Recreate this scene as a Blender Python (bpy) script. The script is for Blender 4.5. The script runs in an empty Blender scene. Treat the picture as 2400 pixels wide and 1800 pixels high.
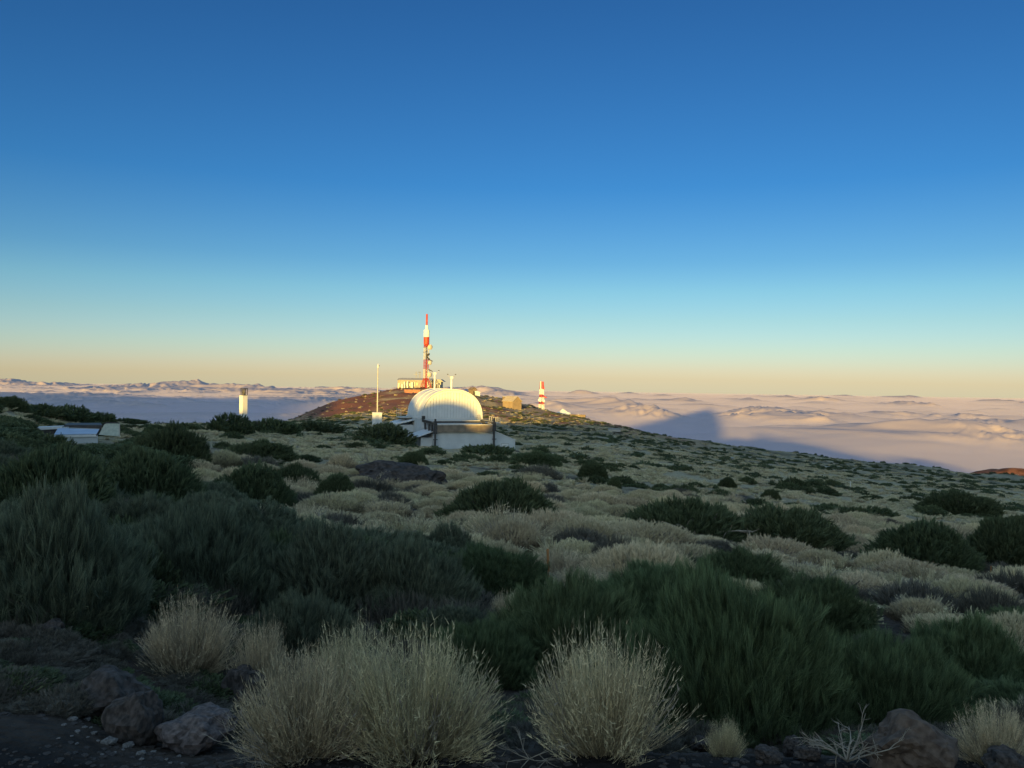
import bpy, math, random
import numpy as np
from mathutils import Vector, Matrix

random.seed(7)
RNG = np.random.default_rng(11)
SC = bpy.context.scene
COL = SC.collection
R_ = math.radians

# ------------------------------------------------------------------ camera
F = 1920.0                 # focal length in pixels of the 2400 px wide frame
EYE = 1.65                 # eye height above the road
PITCH, ROLL = R_(0.45), R_(0.9)
cd = bpy.data.cameras.new("camera")
cam = bpy.data.objects.new("camera", cd)
COL.objects.link(cam)
SC.camera = cam
cd.sensor_width = 36.0
cd.lens = 36.0 * F / 2400.0
cd.clip_start = 0.05
cd.clip_end = 200000.0
fwd = Vector((0, math.cos(PITCH), -math.sin(PITCH)))
right = Vector((math.cos(ROLL), 0, math.sin(ROLL)))
right = (right - right.dot(fwd) * fwd).normalized()
upv = right.cross(fwd).normalized()
M = Matrix((right, upv, -fwd)).transposed().to_4x4()
M.translation = Vector((0, 0, EYE))
cam.matrix_world = M

# ------------------------------------------------------------------ sky and sun
SUN_EL, ALPHA = R_(3.9), R_(16.0)     # light travels 16 degrees to the right of the view
w = bpy.data.worlds.new("World")
SC.world = w
w.use_nodes = True
nt = w.node_tree
bg = nt.nodes['Background']
sky = nt.nodes.new('ShaderNodeTexSky')
sky.sky_type = 'NISHITA'
sky.sun_disc = False
sky.sun_elevation = SUN_EL
sky.sun_rotation = math.pi + ALPHA
sky.altitude = 2300
tc = nt.nodes.new('ShaderNodeTexCoord')
sp = nt.nodes.new('ShaderNodeSeparateXYZ')
nt.links.new(tc.outputs['Generated'], sp.inputs[0])
mr = nt.nodes.new('ShaderNodeMapRange')
mr.inputs['From Min'].default_value = -0.05
mr.inputs['From Max'].default_value = 0.95
nt.links.new(sp.outputs['Z'], mr.inputs['Value'])
cr = nt.nodes.new('ShaderNodeValToRGB')
nt.links.new(mr.outputs[0], cr.inputs[0])
# colour balance of the sky by elevation (degrees -> gain), lifted overhead to brighten the ground
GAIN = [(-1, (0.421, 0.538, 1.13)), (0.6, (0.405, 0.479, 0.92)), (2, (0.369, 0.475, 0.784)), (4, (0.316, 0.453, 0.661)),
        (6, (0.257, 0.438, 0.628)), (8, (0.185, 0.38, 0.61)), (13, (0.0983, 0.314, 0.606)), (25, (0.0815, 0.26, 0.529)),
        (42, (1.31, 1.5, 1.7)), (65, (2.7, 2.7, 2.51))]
el = cr.color_ramp.elements
while len(el) > 1:
    el.remove(el[-1])
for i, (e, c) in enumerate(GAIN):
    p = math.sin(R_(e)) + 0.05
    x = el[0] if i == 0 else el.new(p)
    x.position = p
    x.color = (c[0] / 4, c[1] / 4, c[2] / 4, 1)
mx = nt.nodes.new('ShaderNodeVectorMath'); mx.operation = 'MULTIPLY'
# extra sky gain towards the sun, behind the view, added to brighten the slope
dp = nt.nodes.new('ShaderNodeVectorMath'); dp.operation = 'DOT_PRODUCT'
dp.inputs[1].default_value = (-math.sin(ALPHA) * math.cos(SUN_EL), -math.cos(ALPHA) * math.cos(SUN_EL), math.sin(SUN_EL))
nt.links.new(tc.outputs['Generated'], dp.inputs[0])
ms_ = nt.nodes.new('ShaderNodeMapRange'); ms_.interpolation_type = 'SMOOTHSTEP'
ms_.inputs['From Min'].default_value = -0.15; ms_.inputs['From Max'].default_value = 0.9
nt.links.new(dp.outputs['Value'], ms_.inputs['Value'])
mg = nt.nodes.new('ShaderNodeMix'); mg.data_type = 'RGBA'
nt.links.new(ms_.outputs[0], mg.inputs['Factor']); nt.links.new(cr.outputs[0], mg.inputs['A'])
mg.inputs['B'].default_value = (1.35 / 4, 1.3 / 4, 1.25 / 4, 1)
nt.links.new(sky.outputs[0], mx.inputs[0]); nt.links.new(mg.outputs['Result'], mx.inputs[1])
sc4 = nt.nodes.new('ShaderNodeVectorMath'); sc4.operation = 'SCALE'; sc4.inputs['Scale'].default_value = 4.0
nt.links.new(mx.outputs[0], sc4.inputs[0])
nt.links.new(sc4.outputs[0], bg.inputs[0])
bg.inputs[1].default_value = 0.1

sl = bpy.data.lights.new("sun", 'SUN')
sl.energy = 3.3
sl.angle = R_(0.53)
sl.color = (1.0, 0.64, 0.13)
sun = bpy.data.objects.new("sun", sl)
COL.objects.link(sun)
travel = Vector((math.sin(ALPHA) * math.cos(SUN_EL), math.cos(ALPHA) * math.cos(SUN_EL), -math.sin(SUN_EL)))
sun.rotation_euler = travel.to_track_quat('-Z', 'Y').to_euler()
sun.location = (-40, -100, 60)

SC.view_settings.view_transform = 'Standard'
SC.view_settings.look = 'None'
SC.view_settings.exposure = 1.65
SC.view_settings.gamma = 1.0
SC.view_settings.use_curve_mapping = False
SC.render.engine = 'CYCLES'
SC.cycles.use_denoising = True
SC.cycles.max_bounces = 6
SC.cycles.diffuse_bounces = 3
SC.cycles.transparent_max_bounces = 4

# ------------------------------------------------------------------ noise
def _hash(ix, iy, seed):
    h = (ix.astype(np.int64) * 374761393 + iy.astype(np.int64) * 668265263 + seed * 1442695041) & 0x7fffffff
    h = ((h ^ (h >> 13)) * 1274126177) & 0x7fffffff
    h = ((h ^ (h >> 16)) * 2246822519) & 0x7fffffff
    return (h ^ (h >> 15)) / 0x7fffffff * 2 * np.pi

def perlin(x, y, seed=0):
    x = np.asarray(x, float); y = np.asarray(y, float)
    x0 = np.floor(x); y0 = np.floor(y)
    fx = x - x0; fy = y - y0
    u = fx ** 3 * (fx * (fx * 6 - 15) + 10); v = fy ** 3 * (fy * (fy * 6 - 15) + 10)
    def g(i, j):
        a = _hash(x0 + i, y0 + j, seed)
        return np.cos(a) * (fx - i) + np.sin(a) * (fy - j)
    return ((g(0, 0) * (1 - u) + g(1, 0) * u) * (1 - v) + (g(0, 1) * (1 - u) + g(1, 1) * u) * v) * 1.5

def fbm(x, y, octs=4, seed=0, gain=0.5):
    s = 0; a = 1.0; f = 1.0
    for o in range(octs):
        s = s + a * perlin(x * f + 17.3 * o, y * f - 9.1 * o, seed + o)
        a *= gain; f *= 2.03
    return s

def sstep(a, b, x):
    t = np.clip((x - a) / (b - a), 0, 1)
    return t * t * (3 - 2 * t)

# ------------------------------------------------------------------ mesh helpers
class Acc:
    """collects vertices and faces (quads and triangles) of one mesh"""
    def __init__(s):
        s.v = []; s.n = 0; s.f = []; s.t = []
    def add(s, v, faces, tint=None):
        v = np.asarray(v, float).reshape(-1, 3)
        for f in (faces if isinstance(faces, list) else [faces]):
            s.f.append(np.asarray(f, np.int64) + s.n)
        s.v.append(v)
        s.t.append(np.full(len(v), 0.5) if tint is None else np.broadcast_to(tint, (len(v),)))
        s.n += len(v)
    def mesh(s, name, mat=None, smooth=False):
        me = bpy.data.meshes.new(name)
        V = np.concatenate(s.v)
        me.vertices.add(len(V)); me.vertices.foreach_set('co', V.astype(np.float32).ravel())
        tot = np.concatenate([np.full(len(f), f.shape[1]) for f in s.f])
        loops = np.concatenate([f.ravel() for f in s.f])
        me.loops.add(len(loops)); me.loops.foreach_set('vertex_index', loops.astype(np.int32))
        me.polygons.add(len(tot))
        st = np.concatenate([[0], np.cumsum(tot)[:-1]])
        me.polygons.foreach_set('loop_start', st.astype(np.int32))
        me.polygons.foreach_set('use_smooth', np.full(len(tot), bool(smooth)))
        me.update(calc_edges=True)
        a = me.attributes.new('tint', 'FLOAT', 'POINT')
        a.data.foreach_set('value', np.concatenate(s.t).astype(np.float32))
        if mat: me.materials.append(mat)
        return me
    # --- primitives
    def box(s, x0, x1, y0, y1, z0, z1, M=None, tint=None):
        v = np.array([(x, y, z) for z in (z0, z1) for y in (y0, y1) for x in (x0, x1)], float)
        if M is not None:
            v = v @ np.array(M.to_3x3()).T + np.array(M.translation)
        s.add(v, [[(0, 2, 3, 1), (4, 5, 7, 6), (0, 1, 5, 4), (2, 6, 7, 3), (0, 4, 6, 2), (1, 3, 7, 5)]], tint)
        return s
    def prism(s, poly, y0, y1, axis='y', tint=None):
        """poly: list of (a, b) outline; extruded along an axis"""
        n = len(poly)
        def m(a, b, c):
            return {'y': (a, c, b), 'x': (c, a, b), 'z': (a, b, c)}[axis]
        v = [m(a, b, y0) for a, b in poly] + [m(a, b, y1) for a, b in poly]
        q = [(i, (i + 1) % n, n + (i + 1) % n, n + i) for i in range(n)]
        s.add(v, [q]); s.f.append(np.array([list(range(n))]) + s.n - 2 * n); s.f.append(np.array([list(range(2 * n - 1, n - 1, -1))]) + s.n - 2 * n)
        return s
    def tube(s, pts, r, sides=6, cap=True, tint=None):
        pts = [Vector(p) for p in pts]
        rr = r if hasattr(r, '__len__') else [r] * len(pts)
        v = []; prev = None
        for i, p in enumerate(pts):
            t = (pts[min(i + 1, len(pts) - 1)] - pts[max(i - 1, 0)]).normalized()
            a = t.cross(Vector((0, 0, 1))) if abs(t.z) < 0.95 else t.cross(Vector((1, 0, 0)))
            a.normalize(); b = t.cross(a)
            for k in range(sides):
                an = 2 * math.pi * k / sides
                v.append(p + (a * math.cos(an) + b * math.sin(an)) * rr[i])
        q = [(i * sides + k, i * sides + (k + 1) % sides, (i + 1) * sides + (k + 1) % sides, (i + 1) * sides + k)
             for i in range(len(pts) - 1) for k in range(sides)]
        s.add([tuple(x) for x in v], [q], tint)
        if cap:
            s.f.append(np.array([list(range(sides))]) + s.n - len(v))
            s.f.append(np.array([list(range(len(v) - 1, len(v) - sides - 1, -1))]) + s.n - len(v))
        return s
    def lathe(s, prof, sides=20, M=None, tint=None):
        v = []
        for r, z in prof:
            for k in range(sides):
                a = 2 * math.pi * k / sides
                v.append((r * math.cos(a), r * math.sin(a), z))
        v = np.array(v)
        if M is not None:
            v = v @ np.array(M.to_3x3()).T + np.array(M.translation)
        q = [(i * sides + k, i * sides + (k + 1) % sides, (i + 1) * sides + (k + 1) % sides, (i + 1) * sides + k)
             for i in range(len(prof) - 1) for k in range(sides)]
        s.add(v, [q], tint)
        return s

def tag(o, label=None, cat=None, group=None, kind=None):
    if label: o['label'] = label
    if cat: o['category'] = cat
    if group: o['group'] = group
    if kind: o['kind'] = kind
    return o

def obj(name, me, parent=None, loc=None, rotz=0, scale=None):
    o = bpy.data.objects.new(name, me)
    COL.objects.link(o)
    if parent: o.parent = parent
    if loc is not None: o.location = loc
    if rotz: o.rotation_euler = (0, 0, rotz)
    if scale is not None: o.scale = scale
    return o

def thing(name, label, cat, loc, rotz=0, group=None):
    return tag(obj(name, None, None, loc, rotz), label, cat, group)

def part(name, acc, mat, parent, label=None, smooth=False):
    return tag(obj(name, acc.mesh(name, mat, smooth), parent), label)

# ------------------------------------------------------------------ materials
def N(nt, t, **kw):
    n = nt.nodes.new(t)
    for k, v in kw.items(): setattr(n, k, v)
    return n

def mat_base(name, rough=0.8, spec=0.3):
    m = bpy.data.materials.new(name); m.use_nodes = True
    b = m.node_tree.nodes['Principled BSDF']
    b.inputs['Roughness'].default_value = rough
    b.inputs['Specular IOR Level'].default_value = spec
    return m, m.node_tree, b

def mat_noise(name, c1, c2, scale=5.0, rough=0.8, bump=0.0, bscale=None, spec=0.3, detail=6, lo=0.35, hi=0.65, metallic=0.0):
    m, t, b = mat_base(name, rough, spec)
    b.inputs['Metallic'].default_value = metallic
    tcn = N(t, 'ShaderNodeTexCoord')
    n = N(t, 'ShaderNodeTexNoise'); n.inputs['Scale'].default_value = scale; n.inputs['Detail'].default_value = detail
    t.links.new(tcn.outputs['Object'], n.inputs['Vector'])
    r = N(t, 'ShaderNodeMapRange'); r.inputs['From Min'].default_value = lo; r.inputs['From Max'].default_value = hi
    t.links.new(n.outputs['Fac'], r.inputs['Value'])
    mx = N(t, 'ShaderNodeMix', data_type='RGBA')
    mx.inputs['A'].default_value = (*c1, 1); mx.inputs['B'].default_value = (*c2, 1)
    t.links.new(r.outputs[0], mx.inputs['Factor'])
    t.links.new(mx.outputs['Result'], b.inputs['Base Color'])
    if bump:
        n2 = N(t, 'ShaderNodeTexNoise'); n2.inputs['Scale'].default_value = bscale or scale * 3; n2.inputs['Detail'].default_value = 8
        t.links.new(tcn.outputs['Object'], n2.inputs['Vector'])
        bp = N(t, 'ShaderNodeBump'); bp.inputs['Strength'].default_value = bump
        t.links.new(n2.outputs['Fac'], bp.inputs['Height']); t.links.new(bp.outputs[0], b.inputs['Normal'])
    return m

def mat_plant(name, c_low, c_high, vary=0.18, trans=0.25):
    """tint attribute picks between two colours; each plant differs a little; thin stems let some light through"""
    m, t, b = mat_base(name, 0.75, 0.15)
    at = N(t, 'ShaderNodeAttribute', attribute_name='tint')
    mx = N(t, 'ShaderNodeMix', data_type='RGBA')
    mx.inputs['A'].default_value = (*c_low, 1); mx.inputs['B'].default_value = (*c_high, 1)
    t.links.new(at.outputs['Fac'], mx.inputs['Factor'])
    oi = N(t, 'ShaderNodeObjectInfo')
    mr_ = N(t, 'ShaderNodeMapRange'); mr_.inputs['To Min'].default_value = 1 - vary; mr_.inputs['To Max'].default_value = 1 + vary
    t.links.new(oi.outputs['Random'], mr_.inputs['Value'])
    hs = N(t, 'ShaderNodeHueSaturation')
    ml = N(t, 'ShaderNodeMath', operation='MULTIPLY'); ml.inputs[1].default_value = 7.31
    fr = N(t, 'ShaderNodeMath', operation='FRACT')
    t.links.new(oi.outputs['Random'], ml.inputs[0]); t.links.new(ml.outputs[0], fr.inputs[0])
    mh = N(t, 'ShaderNodeMapRange'); mh.inputs['To Min'].default_value = 0.498; mh.inputs['To Max'].default_value = 0.522
    t.links.new(fr.outputs[0], mh.inputs['Value'])
    t.links.new(mh.outputs[0], hs.inputs['Hue'])
    t.links.new(mr_.outputs[0], hs.inputs['Value'])
    t.links.new(mx.outputs['Result'], hs.inputs['Color'])
    t.links.new(hs.outputs[0], b.inputs['Base Color'])
    if trans:
        tr = N(t, 'ShaderNodeBsdfTranslucent'); t.links.new(hs.outputs[0], tr.inputs[0])
        ms = N(t, 'ShaderNodeMixShader'); ms.inputs[0].default_value = trans
        out = t.nodes['Material Output']
        t.links.new(b.outputs[0], ms.inputs[1]); t.links.new(tr.outputs[0], ms.inputs[2])
        t.links.new(ms.outputs[0], out.inputs['Surface'])
    return m

MT = {
    'white': mat_noise('white_paint', (0.60, 0.61, 0.60), (0.68, 0.68, 0.66), 1.2, 0.55, 0.05, 9),
    'white_wall': mat_noise('white_render', (0.47, 0.50, 0.52), (0.56, 0.59, 0.60), 0.8, 0.8, 0.15, 14),
    'seam': mat_noise('seam_grey', (0.25, 0.25, 0.24), (0.33, 0.33, 0.31), 3),
    'steel': mat_noise('dark_steel', (0.035, 0.035, 0.04), (0.07, 0.065, 0.06), 4, 0.5, 0.05),
    'beam': mat_noise('brown_sheet', (0.16, 0.13, 0.10), (0.24, 0.19, 0.14), 1.5, 0.5, 0.05),
    'rail': mat_noise('galvanised', (0.42, 0.40, 0.36), (0.52, 0.50, 0.45), 3, 0.5),
    'red': mat_noise('red_paint', (0.42, 0.04, 0.025), (0.52, 0.07, 0.04), 1.0, 0.5),
    'redm': mat_noise('red_lattice', (0.28, 0.03, 0.025), (0.36, 0.045, 0.035), 1.0, 0.5),
    'cream': mat_noise('cream_paint', (0.78, 0.75, 0.66), (0.84, 0.81, 0.72), 1.0, 0.5),
    'dish': mat_noise('dish_grey', (0.50, 0.46, 0.36), (0.62, 0.57, 0.45), 1.0, 0.6),
    'dark': mat_noise('dark_fitting', (0.03, 0.03, 0.03), (0.06, 0.055, 0.05), 3, 0.6),
    'glass': mat_noise('window_dark', (0.02, 0.025, 0.03), (0.04, 0.05, 0.06), 1.0, 0.15, spec=0.6),
    'roofg': mat_noise('grey_roof', (0.26, 0.26, 0.26), (0.36, 0.35, 0.33), 0.8, 0.8, 0.1),
    'tan': mat_noise('tan_wall', (0.22, 0.165, 0.11), (0.29, 0.22, 0.15), 0.7, 0.85, 0.2),
    'tanroof': mat_noise('tan_roof', (0.34, 0.28, 0.20), (0.42, 0.36, 0.26), 0.9, 0.85, 0.2),
    'stone': mat_noise('stone_wall', (0.13, 0.10, 0.075), (0.24, 0.185, 0.14), 2.5, 0.9, 0.5, 6),
    'station': mat_noise('weathered_render', (0.24, 0.225, 0.215), (0.34, 0.32, 0.30), 0.6, 0.9, 0.2),
    'conc': mat_noise('concrete', (0.34, 0.34, 0.31), (0.44, 0.43, 0.40), 1.0, 0.9, 0.2),
    'sheet': mat_noise('blue_grey_sheet', (0.34, 0.40, 0.50), (0.42, 0.48, 0.58), 1.5, 0.5, 0.05),
    'pgreen': mat_noise('pale_green_sheet', (0.36, 0.44, 0.40), (0.50, 0.56, 0.50), 6, 0.4, 0.05),
    'rock': mat_noise('lava_rock', (0.03, 0.025, 0.021), (0.09, 0.072, 0.062), 5, 0.95, 0.8, 22),
    'rockp': mat_noise('pale_lava_rock', (0.06, 0.05, 0.046), (0.16, 0.13, 0.12), 8, 0.95, 1.0, 30),
    'rockb': mat_noise('brown_lava_rock', (0.07, 0.047, 0.034), (0.14, 0.10, 0.072), 6, 0.95, 0.9, 25),
    'pebble': mat_noise('pebble', (0.09, 0.08, 0.072), (0.22, 0.20, 0.18), 3, 0.9, 0.3, 30),
    'post': mat_noise('orange_wood', (0.34, 0.15, 0.05), (0.46, 0.22, 0.08), 12, 0.8, 0.3, 40),
    'deadwood': mat_noise('dead_wood', (0.22, 0.18, 0.13), (0.36, 0.31, 0.24), 14, 0.9, 0.3, 60),
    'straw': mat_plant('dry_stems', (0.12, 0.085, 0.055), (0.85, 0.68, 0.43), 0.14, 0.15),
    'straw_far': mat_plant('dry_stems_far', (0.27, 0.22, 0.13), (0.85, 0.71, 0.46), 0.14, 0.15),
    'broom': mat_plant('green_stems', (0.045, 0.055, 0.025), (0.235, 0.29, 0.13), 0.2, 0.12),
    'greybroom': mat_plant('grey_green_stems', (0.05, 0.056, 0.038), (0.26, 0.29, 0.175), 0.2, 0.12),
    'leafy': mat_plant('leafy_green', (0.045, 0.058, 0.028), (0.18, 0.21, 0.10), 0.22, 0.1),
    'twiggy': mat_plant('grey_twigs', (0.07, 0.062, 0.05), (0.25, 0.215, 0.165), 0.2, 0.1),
    'wood': mat_noise('dark_bark', (0.05, 0.04, 0.03), (0.10, 0.08, 0.06), 9, 0.95, 0.4, 30),
}

# ------------------------------------------------------------------ terrain
def hpx(c):            # image row of the level horizon at image column c
    return 885 + 0.01571 * (c - 1200)

DG = [0.3, 3.6, 5, 8, 12, 20, 35, 60, 90, 120, 160, 220, 300, 340, 380, 420, 480, 700, 1200, 3500]
TAB = {   # column -> height relative to the eye, at the depths above
    -1500: [-1.65, -1.65, -1.7, -1.8, -1.8, -1.9, -2.3, -2.6, -3.5, -6, -12, -25, -42, -52, -62, -72, -90, -160, -320, -1000],
    -300: [-1.65, -1.65, -1.75, -1.9, -1.95, -2.05, -2.4, -2.6, -2.8, -5, -12, -25, -42, -52, -62, -72, -90, -160, -320, -1000],
    0: [-1.65, -1.65, -1.8, -1.95, -2.05, -2.3, -2.9, -3.8, -3.3, -6, -13, -26, -42, -52, -62, -72, -90, -160, -320, -1000],
    130: [-1.65, -1.67, -1.85, -2.0, -2.1, -2.4, -3.35, -5.2, -4.3, -7, -13, -26, -42, -52, -62, -72, -90, -160, -320, -1000],
    300: [-1.65, -1.75, -2.0, -2.2, -2.35, -2.7, -3.7, -5.4, -5.6, -8.4, -13, -26, -42, -52, -62, -72, -90, -160, -320, -1000],
    480: [-1.65, -1.75, -2.15, -2.35, -2.6, -3.0, -4.0, -5.2, -6.2, -7.4, -11, -22, -38, -48, -58, -68, -85, -150, -320, -1000],
    600: [-1.65, -1.7, -2.2, -2.45, -2.75, -3.3, -4.4, -5.8, -7.0, -8.0, -9.6, -14, -20, -24, -30, -38, -60, -130, -320, -1000],
    700: [-1.65, -1.65, -2.2, -2.5, -2.8, -3.4, -4.6, -6.1, -7.4, -8.6, -10, -13, -17.2, -18.6, -19.4, -22, -50, -120, -320, -1000],
    760: [-1.65, -1.65, -2.2, -2.5, -2.85, -3.5, -4.7, -6.2, -7.6, -8.9, -10.3, -12.6, -15.6, -15.2, -13.6, -17, -45, -120, -320, -1000],
    820: [-1.65, -1.65, -2.2, -2.52, -2.85, -3.5, -4.7, -6.3, -7.8, -9.1, -10.6, -12.2, -13.6, -12.6, -10.2, -12, -40, -120, -320, -1000],
    883: [-1.65, -1.65, -2.2, -2.53, -2.87, -3.55, -4.75, -6.4, -8.0, -9.4, -10.8, -12, -12.6, -10.6, -7.7, -9, -36, -120, -320, -1000],
    930: [-1.65, -1.65, -2.2, -2.54, -2.88, -3.57, -4.77, -6.5, -8.1, -9.6, -11, -12.2, -12.2, -9.6, -5.9, -6.2, -32, -120, -320, -1000],
    1040: [-1.65, -1.65, -2.2, -2.55, -2.9, -3.6, -4.8, -6.6, -8.3, -9.9, -11.6, -13.5, -13.2, -9.8, -5.3, -5.6, -32, -120, -320, -1000],
    1075: [-1.65, -1.65, -2.2, -2.55, -2.9, -3.6, -4.8, -6.6, -8.4, -10, -11.8, -14, -13.8, -10.6, -6.2, -7.2, -34, -120, -320, -1000],
    1125: [-1.65, -1.65, -2.2, -2.55, -2.92, -3.62, -4.85, -6.65, -8.5, -10.1, -12, -14.4, -14.4, -11.8, -8.2, -10, -36, -120, -320, -1000],
    1180: [-1.65, -1.65, -2.2, -2.56, -2.93, -3.65, -4.9, -6.7, -8.55, -10.2, -12.1, -14.6, -14.8, -12.6, -9.2, -12, -38, -120, -320, -1000],
    1225: [-1.65, -1.65, -2.2, -2.57, -2.95, -3.7, -4.95, -6.8, -8.6, -10.3, -12.2, -14.7, -15.2, -13.8, -12.0, -15, -40, -120, -320, -1000],
    1319: [-1.65, -1.65, -2.2, -2.6, -2.98, -3.75, -5.1, -7.0, -8.8, -10.4, -12.3, -14.9, -16.2, -16.0, -16.2, -20, -45, -120, -320, -1000],
    1400: [-1.65, -1.65, -2.2, -2.62, -3.0, -3.8, -5.2, -7.2, -9.1, -10.6, -12.5, -15.2, -17.4, -17.8, -19.0, -25, -50, -120, -320, -1000],
    1550: [-1.65, -1.65, -2.2, -2.65, -3.05, -3.9, -5.4, -7.6, -9.9, -11.8, -14.2, -17.6, -21, -23.2, -27, -36, -60, -120, -320, -1000],
    1700: [-1.65, -1.65, -2.2, -2.7, -3.1, -4.0, -5.6, -8.0, -10.8, -13.0, -16, -20, -23.6, -26, -33, -45, -70, -125, -320, -1000],
    2000: [-1.65, -1.65, -2.2, -2.75, -3.2, -4.2, -6.1, -9.3, -12.6, -15.6, -19, -23.4, -28.2, -34, -44, -56, -80, -140, -320, -1000],
    2400: [-1.65, -1.65, -2.2, -2.8, -3.3, -4.4, -6.6, -10.4, -14, -17.3, -21.3, -26.4, -33.4, -41, -52, -66, -90, -150, -320, -1000],
    3900: [-1.65, -1.65, -2.2, -3.0, -3.7, -5.2, -8.5, -14, -20, -26, -33, -43, -58, -68, -80, -95, -120, -190, -340, -1000],
}
_cols = np.arange(-1500, 3901, 15.0)
_lg = np.linspace(math.log(0.3), math.log(3500), 360)
def _build():
    ks = sorted(TAB)
    rows = np.array([np.interp(_lg, np.log(DG), TAB[k]) for k in ks])
    T = np.array([np.interp(_cols, ks, rows[:, j]) for j in range(len(_lg))]).T
    def sm(A, n, ax):
        k = np.hanning(n + 2)[1:-1]; k /= k.sum()
        P = np.pad(A, [(n // 2, n // 2) if a == ax else (0, 0) for a in (0, 1)], mode='edge')
        return np.apply_along_axis(lambda r: np.convolve(r, k, 'valid'), ax, P)
    return sm(sm(T, 5, 0), 5, 1)
_T = _build()

def ground_rel(x, y):
    """terrain height above the eye for points ahead of the camera (arrays)"""
    y = np.maximum(np.asarray(y, float), 0.31); x = np.asarray(x, float)
    c = np.clip(1200 + F * x / y, -1499, 3899)
    a = (c + 1500) / 15.0; b = (np.log(np.minimum(y, 3490)) - _lg[0]) / (_lg[1] - _lg[0])
    i = np.clip(a.astype(int), 0, len(_cols) - 2); j = np.clip(b.astype(int), 0, len(_lg) - 2)
    fa = a - i; fb = b - j
    z = (_T[i, j] * (1 - fa) + _T[i + 1, j] * fa) * (1 - fb) + (_T[i, j + 1] * (1 - fa) + _T[i + 1, j + 1] * fa) * fb
    z = z + fbm(x / 6.0, y / 6.0, 3, 3) * 0.22 * sstep(4, 14, y) + fbm(x / 0.9, y / 0.9, 3, 5) * 0.04 * sstep(3.2, 5, y)
    hill = sstep(215, 270, y)
    z = z + fbm(x / 24.0, y / 24.0, 4, 9) * 1.0 * hill * (1 - 0.55 * sstep(370, 385, y))
    return z

def GZ(x, y):
    return float(ground_rel(np.array([x]), np.array([y]))[0]) + EYE

def ray(px, py):
    d = fwd + right * ((px - 1200) / F) - upv * ((py - 900) / F)
    return d / d.y

_DD = np.exp(np.linspace(math.log(2.6), math.log(470), 1600))
def hit(px, py):
    """ground point seen at a pixel"""
    d = ray(px, py)
    g = ground_rel(d.x * _DD, _DD)
    z = d.z * _DD
    k = np.nonzero(z <= g)[0]
    i = int(k[0]) if len(k) else int(np.argmin(z - g))
    D = float(_DD[i])
    return Vector((d.x * D, D, float(g[i]) + EYE))

def at(px, py, D):
    d = ray(px, py)
    return Vector((d.x * D, D, EYE + d.z * D))

def ground_colour(x, y):
    """true colour of soil, litter and rock over the terrain"""
    c = 1200 + F * x / y
    n1 = fbm(x / 3.0, y / 3.0, 4, 21); n2 = fbm(x / 14.0, y / 9.0, 4, 33)
    soil = np.array([0.060, 0.046, 0.036]); litter = np.array([0.40, 0.335, 0.21]); dark = np.array([0.032, 0.028, 0.025])
    red = np.array([0.20, 0.085, 0.055]); brown = np.array([0.30, 0.20, 0.12]); ochre = np.array([0.46, 0.35, 0.18])
    col = soil + (dark - soil) * sstep(-0.2, 0.5, n1)[:, None]
    f = sstep(9, 22, y) * sstep(-0.75, 0.1, n1 + n2 * 0.5 + 0.35 * sstep(30, 90, y)) * (0.30 + 0.70 * sstep(25, 80, y))
    col = col + (litter - col) * f[:, None]
    # scrubby dark belt before the hill, then the hill itself
    belt = sstep(150, 220, y)
    col = col + (np.array([0.10, 0.09, 0.06]) - col) * (belt * 0.8 * sstep(-0.5, 0.4, n2))[:, None]
    hill = sstep(245, 290, y) * (1 - sstep(1450, 1750, c))
    hc = brown + (ochre - brown) * sstep(-0.4, 0.5, fbm(x / 7.0, y / 7.0, 4, 45))[:, None]
    hc = hc + (np.array([0.26, 0.115, 0.07]) - hc) * sstep(0.05, 0.4, fbm(x / 18.0, y / 16.0, 3, 77))[:, None]
    col = col + (hc - col) * hill[:, None]
    rd = sstep(250, 300, y) * (1 - sstep(985, 1060, c)) * sstep(640, 780, c) * sstep(-0.5, 0.25, fbm(x / 30.0, y / 12.0, 3, 61) + 0.25)
    col = col + (red - col) * rd[:, None]
    road = (1 - sstep(3.3, 3.9, y)) * 1.0
    col = col + (np.array([0.016, 0.015, 0.015]) - col) * road[:, None]
    return col

def attr_material(name, bump, bscale, mult=0.35, nscale=8.0):
    m, t, b = mat_base(name, 0.95, 0.1)
    at_ = N(t, 'ShaderNodeAttribute', attribute_name='soil')
    tcn = N(t, 'ShaderNodeTexCoord')
    n = N(t, 'ShaderNodeTexNoise'); n.inputs['Scale'].default_value = nscale; n.inputs['Detail'].default_value = 9
    t.links.new(tcn.outputs['Object'], n.inputs['Vector'])
    r = N(t, 'ShaderNodeMapRange'); r.inputs['From Min'].default_value = 0.3; r.inputs['From Max'].default_value = 0.7
    r.inputs['To Min'].default_value = 1 - mult; r.inputs['To Max'].default_value = 1 + mult
    t.links.new(n.outputs['Fac'], r.inputs['Value'])
    vm = N(t, 'ShaderNodeVectorMath', operation='SCALE')
    t.links.new(at_.outputs['Color'], vm.inputs[0]); t.links.new(r.outputs[0], vm.inputs['Scale'])
    t.links.new(vm.outputs[0], b.inputs['Base Color'])
    n2 = N(t, 'ShaderNodeTexNoise'); n2.inputs['Scale'].default_value = bscale; n2.inputs['Detail'].default_value = 10
    t.links.new(tcn.outputs['Object'], n2.inputs['Vector'])
    bp = N(t, 'ShaderNodeBump'); bp.inputs['Strength'].default_value = bump; bp.inputs['Distance'].default_value = 0.2
    t.links.new(n2.outputs['Fac'], bp.inputs['Height']); t.links.new(bp.outputs[0], b.inputs['Normal'])
    return m

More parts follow.
